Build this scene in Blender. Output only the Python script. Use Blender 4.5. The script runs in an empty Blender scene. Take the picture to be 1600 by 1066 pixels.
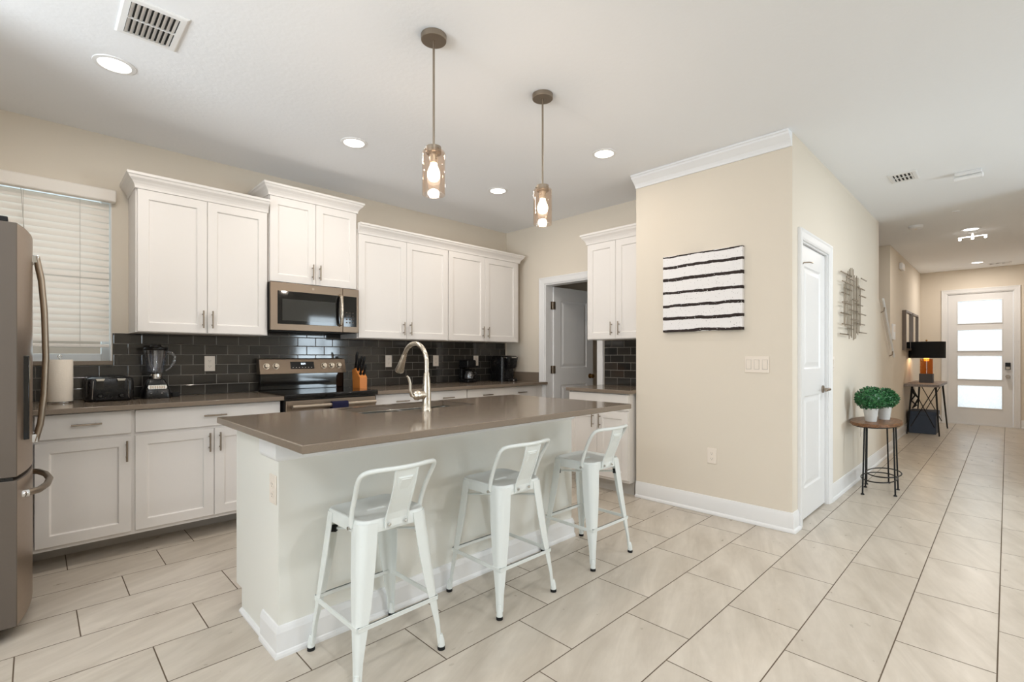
import bpy, bmesh, math, random
from mathutils import Vector, Matrix

C = bpy.context.scene.collection
SC = bpy.context.scene
PI = math.pi

# ------------------------------------------------------------------ camera, world, exposure
F_PX, TH, V0, CAM_H = 759.9, 0.7944, 556.8, 1.2075
cam_d = bpy.data.cameras.new('camera')
cam = bpy.data.objects.new('camera', cam_d); C.objects.link(cam)
cam_d.sensor_fit = 'HORIZONTAL'; cam_d.sensor_width = 36.0
cam_d.lens = F_PX / 1600 * 36
cam_d.shift_x = 0.0; cam_d.shift_y = (V0 - 533) / 1600
cam_d.clip_start = 0.02; cam_d.clip_end = 200
cam.location = (0, 0, CAM_H)
cam.rotation_euler = (PI / 2, 0, TH - PI / 2)
SC.camera = cam
SC.view_settings.view_transform = 'Standard'
SC.view_settings.look = 'None'
SC.view_settings.exposure = 0.02
SC.view_settings.gamma = 1.0
SC.view_settings.use_curve_mapping = False
SC.cycles.max_bounces = 10
SC.cycles.diffuse_bounces = 6
SC.cycles.glossy_bounces = 5
SC.cycles.transmission_bounces = 8
SC.cycles.transparent_max_bounces = 12
SC.cycles.sample_clamp_indirect = 6
SC.cycles.caustics_reflective = False
SC.cycles.caustics_refractive = False
SC.cycles.use_denoising = True

world = bpy.data.worlds.new('world'); SC.world = world; world.use_nodes = True
wn = world.node_tree.nodes; wbg = wn['Background']
wbg.inputs[0].default_value = (0.86, 0.93, 1.0, 1); wbg.inputs[1].default_value = 1.0

def area(name, loc, rot, sx, sy, power, col, spread=PI):
    d = bpy.data.lights.new(name, 'AREA'); d.shape = 'RECTANGLE'; d.size = sx; d.size_y = sy
    d.energy = power; d.color = col; d.spread = spread
    o = bpy.data.objects.new(name, d); o.location = loc; o.rotation_euler = rot; C.objects.link(o); return o
DAY = (0.76, 0.90, 1.0)
# daylight entering by the living-room glazing behind the camera: the sky part, plus added upward fill for the ceiling
area('daylight_sliding_door', (-3.20, -0.85, 1.15), (0, -PI / 2, 0), 2.1, 3.4, 28, DAY)
area('upward_fill_left', (-3.22, -0.85, 0.8), (0, -PI / 2 - 0.65, 0), 1.3, 3.4, 34, DAY)  # added unseen fill, tilted up to brighten the ceiling
area('daylight_rear_window', (5.18, -3.80, 1.45), (-PI / 2, 0, PI), 1.15, 1.5, 80, DAY)
area('upward_fill_rear', (5.18, -3.82, 1.1), (-PI / 2 - 0.6, 0, PI), 1.15, 1.0, 16, DAY)  # second added upward fill, outside the rear window
area('ceiling_fill_side', (-3.20, 1.85, 1.5), (0, -PI / 2 - 0.62, 0.38), 1.4, 1.3, 62, (.88, .95, 1.0), math.radians(90))  # added unseen fill, narrowed and aimed at the left kitchen ceiling
area('daylight_front_door', (12.05, 0.34, 1.25), (0, PI / 2, 0), 2.1, 0.8, 10, (0.97, 0.98, 1.0))
area('daylight_kitchen_window', (-0.1, 4.85, 1.75), (-PI / 2, 0, 0), 1.2, 1.3, 12, DAY)

# ------------------------------------------------------------------ materials
def lin(c):
    r = []
    for v in c:
        v /= 255.0
        r.append(v / 12.92 if v <= 0.04045 else ((v + 0.055) / 1.055) ** 2.4)
    return (*r, 1)
def mat(name, col, rough=0.5, metal=0.0, spec=0.5, coat=0.0, emit=None, es=0.0, trans=0.0, ior=1.45, bump=0, bscale=60, sheen=0):
    m = bpy.data.materials.new(name); m.use_nodes = True
    nt = m.node_tree; b = nt.nodes['Principled BSDF']
    b.inputs['Base Color'].default_value = lin(col)
    b.inputs['Roughness'].default_value = rough
    b.inputs['Metallic'].default_value = metal
    b.inputs['Specular IOR Level'].default_value = spec
    b.inputs['Coat Weight'].default_value = coat
    b.inputs['Transmission Weight'].default_value = trans
    b.inputs['IOR'].default_value = ior
    if emit: b.inputs['Emission Color'].default_value = lin(emit); b.inputs['Emission Strength'].default_value = es
    tc = nt.nodes.new('ShaderNodeTexCoord')
    nz = nt.nodes.new('ShaderNodeTexNoise'); nz.inputs['Scale'].default_value = bscale; nz.inputs['Detail'].default_value = 4
    nt.links.new(tc.outputs['Object'], nz.inputs['Vector'])
    if bump:
        bp = nt.nodes.new('ShaderNodeBump'); bp.inputs['Strength'].default_value = bump; bp.inputs['Distance'].default_value = 0.002
        nt.links.new(nz.outputs['Fac'], bp.inputs['Height']); nt.links.new(bp.outputs['Normal'], b.inputs['Normal'])
    if not trans and not emit:   # faint surface variation of the finish
        mr = nt.nodes.new('ShaderNodeMapRange'); mr.inputs['To Min'].default_value = max(0.02, rough - 0.03); mr.inputs['To Max'].default_value = min(1, rough + 0.03)
        nt.links.new(nz.outputs['Fac'], mr.inputs['Value']); nt.links.new(mr.outputs['Result'], b.inputs['Roughness'])
    return m
M = {}
M['wall'] = mat('wall_paint', (221, 212, 198), 0.75, spec=0.3, bump=0.15, bscale=90)
M['ceiling'] = mat('ceiling_paint', (238, 240, 243), 0.9, spec=0.2, bump=0.6, bscale=35)
M['trim'] = mat('white_trim', (230, 230, 230), 0.35)
M['cab'] = mat('cabinet_white', (228, 224, 220), 0.42, spec=0.4)
M['toe'] = mat('toe_kick', (190, 186, 180), 0.5)
M['knee'] = mat('knee_wall_paint', (228, 227, 220), 0.6, spec=0.3)
M['nickel'] = mat('brushed_nickel', (156, 144, 130), 0.38, 1.0)
M['nickel_l'] = mat('light_nickel', (205, 196, 182), 0.28, 1.0)
M['chrome'] = mat('chrome', (220, 220, 220), 0.08, 1.0)
M['steel'] = mat('stainless', (190, 188, 182), 0.25, 1.0)
M['slate'] = mat('slate_finish', (132, 116, 100), 0.38, 0.8)
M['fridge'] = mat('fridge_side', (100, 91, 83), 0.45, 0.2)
M['mwwin'] = mat('microwave_mesh_glass', (56, 56, 54), 0.05)
M['blackgl'] = mat('black_glass', (10, 10, 11), 0.045, spec=0.6)
M['black'] = mat('black_plastic', (14, 14, 15), 0.28)
M['blackm'] = mat('black_metal', (22, 22, 23), 0.45, 0.3)
M['rubber'] = mat('rubber', (18, 18, 18), 0.8)
M['stool'] = mat('stool_enamel', (219, 223, 220), 0.32, spec=0.5, bump=0.05, bscale=25)
M['plate'] = mat('switch_plate', (232, 222, 210), 0.4)
M['platedk'] = mat('socket_slot', (70, 62, 56), 0.6)
M['glass'] = mat('clear_glass', (255, 255, 255), 0.0, trans=1.0, ior=1.35)
M['paper'] = mat('paper_towel', (232, 222, 208), 0.95, spec=0.1, bump=0.5, bscale=120)
M['slat'] = mat('blind_slat', (236, 230, 222), 0.5)
M['cord'] = mat('blind_cord', (190, 184, 176), 0.8)
M['dark'] = mat('duct_dark', (40, 38, 36), 0.8)
M['pot'] = mat('white_pot', (224, 226, 224), 0.4)
M['navy'] = mat('navy_cloth', (34, 34, 58), 0.95, spec=0.1, bump=0.5, bscale=300)
M['box'] = mat('slate_blue_box', (66, 76, 92), 0.7)
M['greywood'] = mat('grey_wood', (128, 118, 112), 0.5)
M['shade'] = mat('black_shade', (18, 18, 20), 0.85)
M['concrete'] = mat('dark_concrete', (88, 86, 86), 0.7)
M['orange'] = mat('knife_block_wood', (206, 128, 62), 0.4)
M['artmetal'] = mat('art_metal', (142, 130, 114), 0.35, 0.8)
M['mirror'] = mat('mirror_glass', (235, 235, 235), 0.03, 1.0)
M['bronze'] = mat('bronze_frame', (116, 104, 94), 0.4, 0.7)
M['brass'] = mat('antique_brass', (150, 116, 70), 0.3, 1.0)
M['stucco'] = mat('outside_stucco', (214, 196, 180), 0.9)

def emis(name, col, s):
    m = bpy.data.materials.new(name); m.use_nodes = True; nt = m.node_tree; nt.nodes.clear()
    o = nt.nodes.new('ShaderNodeOutputMaterial'); e = nt.nodes.new('ShaderNodeEmission')
    e.inputs[0].default_value = lin(col); e.inputs[1].default_value = s
    nt.links.new(e.outputs[0], o.inputs[0]); return m
M['lampface'] = emis('lamp_lens', (255, 250, 240), 6)
M['bulb'] = emis('bulb_glow', (255, 246, 230), 9)
M['digit'] = emis('clock_digits', (225, 240, 255), 3.0)
M['dim'] = emis('warm_lamp_glow', (255, 176, 80), 3.0)

def nodes(m):
    nt = m.node_tree; return nt, nt.nodes['Principled BSDF']
def mth(nt, op, a, b=None, clamp=False):
    n = nt.nodes.new('ShaderNodeMath'); n.operation = op; n.use_clamp = clamp
    for i, q in enumerate((a, b)):
        if q is None: continue
        if isinstance(q, (int, float)): n.inputs[i].default_value = q
        else: nt.links.new(q, n.inputs[i])
    return n.outputs[0]
def mixc(nt, fac, a, b):
    n = nt.nodes.new('ShaderNodeMix'); n.data_type = 'RGBA'
    for i, q in ((0, fac), (6, a), (7, b)):
        if isinstance(q, (int, float, tuple)): n.inputs[i].default_value = q
        else: nt.links.new(q, n.inputs[i])
    return n.outputs[2]
def sepgeo(nt):
    g = nt.nodes.new('ShaderNodeNewGeometry'); s = nt.nodes.new('ShaderNodeSeparateXYZ')
    nt.links.new(g.outputs['Position'], s.inputs[0]); return g, s
def comb(nt, x, y, z):
    n = nt.nodes.new('ShaderNodeCombineXYZ')
    for i, q in enumerate((x, y, z)):
        if isinstance(q, (int, float)): n.inputs[i].default_value = q
        else: nt.links.new(q, n.inputs[i])
    return n.outputs[0]

# floor tile: 12x24 in third-offset tiles, brown grout
def floor_material():
    m = mat('floor_tile', (200, 186, 166), 0.3); nt, b = nodes(m)
    g, s = sepgeo(nt); X, Y = s.outputs[0], s.outputs[1]
    ry = mth(nt, 'DIVIDE', mth(nt, 'SUBTRACT', Y, 0.0267), 0.3075)
    k = mth(nt, 'FLOOR', ry); fy = mth(nt, 'SUBTRACT', ry, k)
    rx = mth(nt, 'DIVIDE', mth(nt, 'SUBTRACT', mth(nt, 'SUBTRACT', X, 2.610), mth(nt, 'MULTIPLY', k, 0.2003)), 0.61)
    kx = mth(nt, 'FLOOR', rx); fx = mth(nt, 'SUBTRACT', rx, kx)
    dy = mth(nt, 'MULTIPLY', mth(nt, 'MINIMUM', fy, mth(nt, 'SUBTRACT', 1, fy)), 0.3075)
    dx = mth(nt, 'MULTIPLY', mth(nt, 'MINIMUM', fx, mth(nt, 'SUBTRACT', 1, fx)), 0.61)
    d = mth(nt, 'MINIMUM', dx, dy)
    grout = mth(nt, 'LESS_THAN', d, 0.0023)
    wn_ = nt.nodes.new('ShaderNodeTexWhiteNoise'); nt.links.new(comb(nt, kx, k, 0), wn_.inputs['Vector'])
    off = mth(nt, 'MULTIPLY', wn_.outputs['Value'], 37.0)
    # streaks running along the tile at a slight slant
    u = mth(nt, 'ADD', mth(nt, 'MULTIPLY', X, 0.9), mth(nt, 'MULTIPLY', Y, 0.7))
    v = mth(nt, 'SUBTRACT', mth(nt, 'MULTIPLY', Y, 5.0), mth(nt, 'MULTIPLY', X, 2.2))
    n1 = nt.nodes.new('ShaderNodeTexNoise'); n1.inputs['Scale'].default_value = 1.6; n1.inputs['Detail'].default_value = 8; n1.inputs['Roughness'].default_value = 0.62
    n1.inputs['Distortion'].default_value = 0.6
    nt.links.new(comb(nt, u, v, off), n1.inputs['Vector'])
    n2 = nt.nodes.new('ShaderNodeTexNoise'); n2.inputs['Scale'].default_value = 22; n2.inputs['Detail'].default_value = 5
    nt.links.new(comb(nt, mth(nt, 'MULTIPLY', X, 0.6), Y, off), n2.inputs['Vector'])
    r = nt.nodes.new('ShaderNodeMapRange'); r.inputs['From Min'].default_value = 0.34; r.inputs['From Max'].default_value = 0.68
    nt.links.new(mth(nt, 'ADD', mth(nt, 'MULTIPLY', n1.outputs['Fac'], 0.85), mth(nt, 'MULTIPLY', n2.outputs['Fac'], 0.15)), r.inputs['Value'])
    c1 = mixc(nt, r.outputs[0], lin((180, 170, 156)), lin((208, 199, 186)))
    tone = mixc(nt, mth(nt, 'MULTIPLY', wn_.outputs['Value'], 0.16), c1, lin((176, 167, 154)))
    nt.links.new(mixc(nt, grout, tone, lin((92, 78, 62))), b.inputs['Base Color'])
    rr = mth(nt, 'ADD', mth(nt, 'MULTIPLY', grout, 0.5), mth(nt, 'ADD', 0.24, mth(nt, 'MULTIPLY', n2.outputs['Fac'], 0.12)))
    nt.links.new(rr, b.inputs['Roughness'])
    bp = nt.nodes.new('ShaderNodeBump'); bp.inputs['Strength'].default_value = 0.5; bp.inputs['Distance'].default_value = 0.002
    nt.links.new(mth(nt, 'MINIMUM', mth(nt, 'DIVIDE', d, 0.004), 1.0), bp.inputs['Height']); nt.links.new(bp.outputs[0], b.inputs['Normal'])
    return m
M['floor'] = floor_material()

# glass subway tile 3x6, axis 0: wall running along X, axis 1: along Y
def subway(name, axis, origin, pitch=0.157):
    m = mat(name, (52, 50, 47), 0.08, spec=0.6); nt, b = nodes(m)
    g, s = sepgeo(nt); U, Z = s.outputs[axis], s.outputs[2]
    rz = mth(nt, 'DIVIDE', mth(nt, 'SUBTRACT', Z, 0.914), 0.0763)
    k = mth(nt, 'FLOOR', rz); fz = mth(nt, 'SUBTRACT', rz, k)
    ru = mth(nt, 'SUBTRACT', mth(nt, 'DIVIDE', mth(nt, 'SUBTRACT', U, origin), pitch), mth(nt, 'MULTIPLY', k, 0.5))
    ku = mth(nt, 'FLOOR', ru); fu = mth(nt, 'SUBTRACT', ru, ku)
    dz = mth(nt, 'MULTIPLY', mth(nt, 'MINIMUM', fz, mth(nt, 'SUBTRACT', 1, fz)), 0.0763)
    du = mth(nt, 'MULTIPLY', mth(nt, 'MINIMUM', fu, mth(nt, 'SUBTRACT', 1, fu)), pitch)
    d = mth(nt, 'MINIMUM', dz, du)
    grout = mth(nt, 'LESS_THAN', d, 0.0013)
    w = nt.nodes.new('ShaderNodeTexWhiteNoise'); nt.links.new(comb(nt, ku, k, 0), w.inputs['Vector'])
    base = mixc(nt, w.outputs['Value'], lin((44, 43, 41)), lin((62, 58, 53)))
    nt.links.new(mixc(nt, grout, base, lin((138, 132, 124))), b.inputs['Base Color'])
    nt.links.new(mth(nt, 'ADD', 0.07, mth(nt, 'MULTIPLY', grout, 0.5)), b.inputs['Roughness'])
    # every tile sits at its own tiny tilt, plus pillowed edges
    h1 = mth(nt, 'MINIMUM', mth(nt, 'DIVIDE', d, 0.004), 1.0)
    sx = mth(nt, 'MULTIPLY', mth(nt, 'SUBTRACT', w.outputs['Value'], 0.5), mth(nt, 'MULTIPLY', fu, 0.35))
    bp = nt.nodes.new('ShaderNodeBump'); bp.inputs['Strength'].default_value = 0.6; bp.inputs['Distance'].default_value = 0.0015
    nt.links.new(mth(nt, 'ADD', h1, sx), bp.inputs['Height']); nt.links.new(bp.outputs[0], b.inputs['Normal'])
    return m
M['subway_x'] = subway('subway_tile_range_wall', 0, 1.262)
M['subway_y'] = subway('subway_tile_nook', 1, 2.76)

def counter_material():
    m = mat('quartz', (122, 104, 88), 0.13, spec=0.55); nt, b = nodes(m)
    tc = nt.nodes.new('ShaderNodeTexCoord'); n = nt.nodes.new('ShaderNodeTexNoise'); n.inputs['Scale'].default_value = 260; n.inputs['Detail'].default_value = 3
    nt.links.new(tc.outputs['Object'], n.inputs['Vector'])
    nt.links.new(mixc(nt, n.outputs['Fac'], lin((114, 102, 90)), lin((136, 122, 107))), b.inputs['Base Color'])
    return m
M['quartz'] = counter_material()

def wood_material(name, c1, c2, rough=0.4, sc=9):
    m = mat(name, c1, rough); nt, b = nodes(m)
    tc = nt.nodes.new('ShaderNodeTexCoord'); mp = nt.nodes.new('ShaderNodeMapping'); mp.inputs['Scale'].default_value = (sc * 0.3, sc * 3, sc * 3)
    n = nt.nodes.new('ShaderNodeTexNoise'); n.inputs['Scale'].default_value = 2; n.inputs['Detail'].default_value = 6; n.inputs['Distortion'].default_value = 1.2
    nt.links.new(tc.outputs['Object'], mp.inputs[0]); nt.links.new(mp.outputs[0], n.inputs['Vector'])
    r = nt.nodes.new('ShaderNodeMapRange'); r.inputs['From Min'].default_value = .35; r.inputs['From Max'].default_value = .65
    nt.links.new(n.outputs['Fac'], r.inputs['Value'])
    nt.links.new(mixc(nt, r.outputs[0], lin(c1), lin(c2)), b.inputs['Base Color']); return m
M['walnut'] = wood_material('walnut_top', (88, 58, 36), (138, 96, 62))
M['greywood'] = wood_material('weathered_grey_wood', (116, 106, 100), (142, 132, 126), 0.5)

def canvas_material():
    m = mat('striped_canvas', (232, 230, 228), 0.7, spec=0.2); nt, b = nodes(m)
    g, s = sepgeo(nt); Y, Z = s.outputs[1], s.outputs[2]
    n = nt.nodes.new('ShaderNodeTexNoise'); n.inputs['Scale'].default_value = 5; n.inputs['Detail'].default_value = 3
    nt.links.new(comb(nt, 0, Y, mth(nt, 'MULTIPLY', Z, 1.5)), n.inputs['Vector'])
    n2 = nt.nodes.new('ShaderNodeTexNoise'); n2.inputs['Scale'].default_value = 70; n2.inputs['Detail'].default_value = 4
    nt.links.new(g.outputs['Position'], n2.inputs['Vector'])
    zz = mth(nt, 'ADD', Z, mth(nt, 'ADD', mth(nt, 'MULTIPLY', mth(nt, 'SUBTRACT', n.outputs['Fac'], .5), .028), mth(nt, 'MULTIPLY', mth(nt, 'SUBTRACT', n2.outputs['Fac'], .5), .008)))
    acc = None
    for zc, hw in ((2.008, .006), (1.924, .0105), (1.824, .0125), (1.716, .011), (1.611, .011), (1.509, .012), (1.411, .011)):
        q = mth(nt, 'LESS_THAN', mth(nt, 'ABSOLUTE', mth(nt, 'SUBTRACT', zz, zc)), hw)
        acc = q if acc is None else mth(nt, 'MAXIMUM', acc, q)
    n3 = nt.nodes.new('ShaderNodeTexNoise'); n3.inputs['Scale'].default_value = 110; n3.inputs['Detail'].default_value = 1
    nt.links.new(g.outputs['Position'], n3.inputs['Vector'])
    n4 = nt.nodes.new('ShaderNodeTexNoise'); n4.inputs['Scale'].default_value = 95; n4.inputs['Detail'].default_value = 1
    nt.links.new(comb(nt, 3, Y, Z), n4.inputs['Vector'])
    spk = mth(nt, 'GREATER_THAN', n3.outputs['Fac'], .715); hole = mth(nt, 'GREATER_THAN', n4.outputs['Fac'], .71)
    acc2 = mth(nt, 'SUBTRACT', mth(nt, 'MAXIMUM', acc, mth(nt, 'MULTIPLY', spk, .6)), mth(nt, 'MULTIPLY', hole, acc))
    nt.links.new(mixc(nt, acc2, lin((234, 232, 232)), lin((52, 44, 42))), b.inputs['Base Color']); return m
M['canvas'] = canvas_material()

def leaf_material():
    m = mat('boxwood_leaf', (30, 84, 48), 0.35); nt, b = nodes(m)
    tc = nt.nodes.new('ShaderNodeTexCoord'); n = nt.nodes.new('ShaderNodeTexNoise'); n.inputs['Scale'].default_value = 60
    nt.links.new(tc.outputs['Object'], n.inputs['Vector'])
    r = nt.nodes.new('ShaderNodeMapRange'); r.inputs['From Min'].default_value = .38; r.inputs['From Max'].default_value = .62
    nt.links.new(n.outputs['Fac'], r.inputs['Value'])
    nt.links.new(mixc(nt, r.outputs[0], lin((22, 66, 40)), lin((74, 138, 84))), b.inputs['Base Color']); return m
M['leaf'] = leaf_material()

def frosted():
    m = bpy.data.materials.new('frosted_door_glass'); m.use_nodes = True; nt = m.node_tree; b = nt.nodes['Principled BSDF']
    b.inputs['Base Color'].default_value = lin((232, 238, 240)); b.inputs['Roughness'].default_value = 0.3
    t = nt.nodes.new('ShaderNodeBsdfTranslucent'); mx = nt.nodes.new('ShaderNodeMixShader'); mx.inputs[0].default_value = 0.8
    nz = nt.nodes.new('ShaderNodeTexNoise'); nz.inputs['Scale'].default_value = 45; nz.inputs['Detail'].default_value = 3
    tc = nt.nodes.new('ShaderNodeTexCoord'); nt.links.new(tc.outputs['Object'], nz.inputs['Vector'])
    nt.links.new(mixc(nt, nz.outputs['Fac'], lin((206, 212, 214)), lin((250, 252, 252))), t.inputs[0])
    nt.links.new(b.outputs[0], mx.inputs[1]); nt.links.new(t.outputs[0], mx.inputs[2])
    nt.links.new(mx.outputs[0], nt.nodes['Material Output'].inputs[0]); return m
M['frost'] = frosted()

def thin_glass(name, tint, refl=0.12):
    m = bpy.data.materials.new(name); m.use_nodes = True; nt = m.node_tree; nt.nodes.clear()
    o = nt.nodes.new('ShaderNodeOutputMaterial'); t = nt.nodes.new('ShaderNodeBsdfTransparent'); t.inputs[0].default_value = lin(tint)
    g = nt.nodes.new('ShaderNodeBsdfGlossy'); g.inputs['Roughness'].default_value = 0.03
    f = nt.nodes.new('ShaderNodeLayerWeight'); f.inputs[0].default_value = 0.5   # facing term, the same on both sides of the wall
    mr = mth(nt, 'ADD', mth(nt, 'MULTIPLY', mth(nt, 'POWER', f.outputs['Facing'], 4.0), 0.5), 0.03 + refl * 0.2, True)
    mx = nt.nodes.new('ShaderNodeMixShader'); nt.links.new(mr, mx.inputs[0]); nt.links.new(t.outputs[0], mx.inputs[1]); nt.links.new(g.outputs[0], mx.inputs[2])
    nt.links.new(mx.outputs[0], o.inputs[0]); return m
M['shadeglass'] = thin_glass('amber_shade_glass', (252, 245, 238))
M['amber'] = thin_glass('amber_lamp_glass', (240, 206, 150))
M['jug'] = thin_glass('blender_jug_glass', (240, 242, 246), 0.5)
M['pane'] = thin_glass('window_pane', (246, 250, 250), 0.05)

# ------------------------------------------------------------------ mesh builder
class MB:
    def __init__(s): s.v = []; s.f = []; s.T = lambda x, y, z: (x, y, z)
    def add(s, vs, fs):
        n = len(s.v); s.v += [s.T(*p) for p in vs]; s.f += [tuple(i + n for i in f) for f in fs]; return s
    def box(s, x0, x1, y0, y1, z0, z1):
        return s.add([(x0, y0, z0), (x1, y0, z0), (x1, y1, z0), (x0, y1, z0), (x0, y0, z1), (x1, y0, z1), (x1, y1, z1), (x0, y1, z1)],
                     [(0, 3, 2, 1), (4, 5, 6, 7), (0, 1, 5, 4), (1, 2, 6, 5), (2, 3, 7, 6), (3, 0, 4, 7)])
    def hexa(s, b, t):   # two quads
        return s.add(list(b) + list(t), [(0, 3, 2, 1), (4, 5, 6, 7), (0, 1, 5, 4), (1, 2, 6, 5), (2, 3, 7, 6), (3, 0, 4, 7)])
    def tube(s, pts, r, n=12, closed=False):
        pts = [Vector(p) for p in pts]; m = len(pts)
        rr = r if isinstance(r, (list, tuple)) else [r] * m
        vs = []; fs = []; prev = None
        for i, p in enumerate(pts):
            if closed: t = pts[(i + 1) % m] - pts[i - 1]
            else: t = (pts[min(i + 1, m - 1)] - pts[max(i - 1, 0)])
            t.normalize()
            if prev is None:
                a = Vector((0, 0, 1)) if abs(t.z) < 0.9 else Vector((1, 0, 0)); u = t.cross(a).normalized()
            else:
                u = (prev - t * prev.dot(t)).normalized()
            prev = u; w = t.cross(u)
            for k in range(n):
                a = 2 * PI * k / n; vs.append(tuple(p + (u * math.cos(a) + w * math.sin(a)) * rr[i]))
        for i in range(m if closed else m - 1):
            j = (i + 1) % m
            for k in range(n): fs.append((i * n + k, i * n + (k + 1) % n, j * n + (k + 1) % n, j * n + k))
        if not closed: fs.append(tuple(range(n - 1, -1, -1))); fs.append(tuple((m - 1) * n + k for k in range(n)))
        return s.add(vs, fs)
    def lathe(s, prof, c, n=32, cap=True, axis='z'):
        vs = []; fs = []; m = len(prof)
        for r, h in prof:
            for k in range(n):
                a = 2 * PI * k / n; x, y = r * math.cos(a), r * math.sin(a)
                if axis == 'z': vs.append((c[0] + x, c[1] + y, c[2] + h))
                elif axis == 'y': vs.append((c[0] + x, c[1] - h, c[2] + y))
                else: vs.append((c[0] - h, c[1] + x, c[2] + y))
        for i in range(m - 1):
            for k in range(n): fs.append((i * n + k, i * n + (k + 1) % n, (i + 1) * n + (k + 1) % n, (i + 1) * n + k))
        if cap: fs.append(tuple(range(n - 1, -1, -1))); fs.append(tuple((m - 1) * n + k for k in range(n)))
        return s.add(vs, fs)
    def loft(s, loops, cap=True, closed=True):
        n = len(loops[0]); vs = [p for l in loops for p in l]; fs = []
        for i in range(len(loops) - 1):
            for k in range(n if closed else n - 1):
                fs.append((i * n + k, i * n + (k + 1) % n, (i + 1) * n + (k + 1) % n, (i + 1) * n + k))
        if cap: fs.append(tuple(range(n - 1, -1, -1))); fs.append(tuple((len(loops) - 1) * n + k for k in range(n)))
        return s.add(vs, fs)
    def prism(s, poly, a0, a1, axis='y'):
        n = len(poly)
        def P(p, a): return {'y': (p[0], a, p[1]), 'x': (a, p[0], p[1]), 'z': (p[0], p[1], a)}[axis]
        return s.loft([[P(p, a0) for p in poly], [P(p, a1) for p in poly]])
    def sweep(s, path, prof, mp, closed=False):
        # path: 2D polyline, prof: list of (outward offset, height); offset is to the left of the path
        P = [Vector(p) for p in path]; m = len(P); loops = []
        for i in range(m):
            def nrm(a, b): d = (b - a).normalized(); return Vector((-d.y, d.x))
            if closed: n1 = nrm(P[i - 1], P[i]); n2 = nrm(P[i], P[(i + 1) % m])
            else:
                n1 = nrm(P[max(i - 1, 0)], P[max(i, 1)]); n2 = nrm(P[min(i, m - 2)], P[min(i + 1, m - 1)])
            b = (n1 + n2); b = b / max(1e-6, b.dot(n1))
            loops.append([mp(P[i].x + b.x * o, P[i].y + b.y * o, h) for o, h in prof])
        if closed: loops.append(loops[0])
        return s.loft(loops, cap=not closed)
    def build(s, name, m, parent=None, bevel=0, smooth=False, seg=2, label=None):
        off = Vector(parent['_o']) if parent is not None and '_o' in parent else Vector((0, 0, 0))
        me = bpy.data.meshes.new(name); me.from_pydata([tuple(Vector(p) - off) for p in s.v], [], s.f)
        bm = bmesh.new(); bm.from_mesh(me); bmesh.ops.recalc_face_normals(bm, faces=bm.faces); bm.to_mesh(me); bm.free()
        me.materials.append(m if not isinstance(m, str) else M[m])
        o = bpy.data.objects.new(name, me); C.objects.link(o)
        if parent is not None: o.parent = parent; o['_o'] = tuple(off)
        if bevel:
            b = o.modifiers.new('bevel', 'BEVEL'); b.width = bevel; b.segments = seg; b.limit_method = 'ANGLE'; b.angle_limit = math.radians(40)
            b.harden_normals = False
        if smooth or bevel:
            for p in me.polygons: p.use_smooth = True
            try: me.set_sharp_from_angle(angle=math.radians(38))
            except Exception: pass
        if label: o['label'] = label
        return o

def thing(name, label, cat, loc=(0, 0, 0), group=None):
    o = bpy.data.objects.new(name, None); C.objects.link(o); o.location = loc; o['_o'] = tuple(loc)
    o['label'] = label; o['category'] = cat
    o.empty_display_size = 0.05
    if group: o['group'] = group
    return o
def tag(o, label, cat, group=None):
    o['label'] = label; o['category'] = cat
    if group: o['group'] = group
    return o
def structure(o): o['kind'] = 'structure'; return o
def sroot(name, loc=(0, 0, 0)):
    o = bpy.data.objects.new(name, None); C.objects.link(o); o.location = loc; o['_o'] = tuple(loc); o['kind'] = 'structure'; return o
def dup(root, loc, rotz=None):
    r = root.copy(); C.objects.link(r); r.location = loc
    if rotz is not None: r.rotation_euler = (0, 0, rotz)
    for ch in list(root.children):
        c = ch.copy(); C.objects.link(c); c.parent = r
        for g in list(ch.children):
            d = g.copy(); C.objects.link(d); d.parent = c
    return r
def arc(cx, cy, r, a0, a1, n): return [(cx + r * math.cos(a0 + (a1 - a0) * i / n), cy + r * math.sin(a0 + (a1 - a0) * i / n)) for i in range(n + 1)]
def rrect(cx, cy, hx, hy, r, n=6):
    P = []
    for (sx, sy, a) in ((1, 1, 0), (-1, 1, PI / 2), (-1, -1, PI), (1, -1, 1.5 * PI)):
        P += arc(cx + sx * (hx - r), cy + sy * (hy - r), r, a, a + PI / 2, n)
    return P

# ------------------------------------------------------------------ dimensions
H = 2.743; YW = 4.384; XB = 4.21; XP = 3.70; YP = 1.03; XF = 11.77; YH = 1.13

# ------------------------------------------------------------------ room shell
structure(MB().box(-3.3, 12.4, -3.9, 6.2, -0.12, 0).build('floor', 'floor'))
structure(MB().box(-3.3, 12.4, -3.9, 6.2, H, H + 0.12).build('ceiling', 'ceiling'))

def wall_with_hole(name, x0, x1, y0, y1, z0, z1, holes, axis):
    """wall box with rectangular openings; holes: (a0,a1,z0,z1) along axis 'x' or 'y'"""
    b = MB(); lo, hi = (x0, x1) if axis == 'x' else (y0, y1)
    def bx(a0, a1, c0, c1):
        if a1 - a0 < 1e-4 or c1 - c0 < 1e-4: return
        if axis == 'x': b.box(a0, a1, y0, y1, c0, c1)
        else: b.box(x0, x1, a0, a1, c0, c1)
    cur = lo
    for a0, a1, c0, c1 in sorted(holes):
        bx(cur, a0, z0, z1); bx(a0, a1, z0, c0); bx(a0, a1, c1, z1); cur = a1
    bx(cur, hi, z0, z1)
    return structure(b.build(name, 'wall'))
WX0, WX1, WZ0, WZ1 = -0.62, 0.385, 1.175, 2.345
wall_with_hole('wall_kitchen', -0.97, XB + .12, YW, YW + .14, 0, H, [(WX0, WX1, WZ0, WZ1)], 'x')
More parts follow.
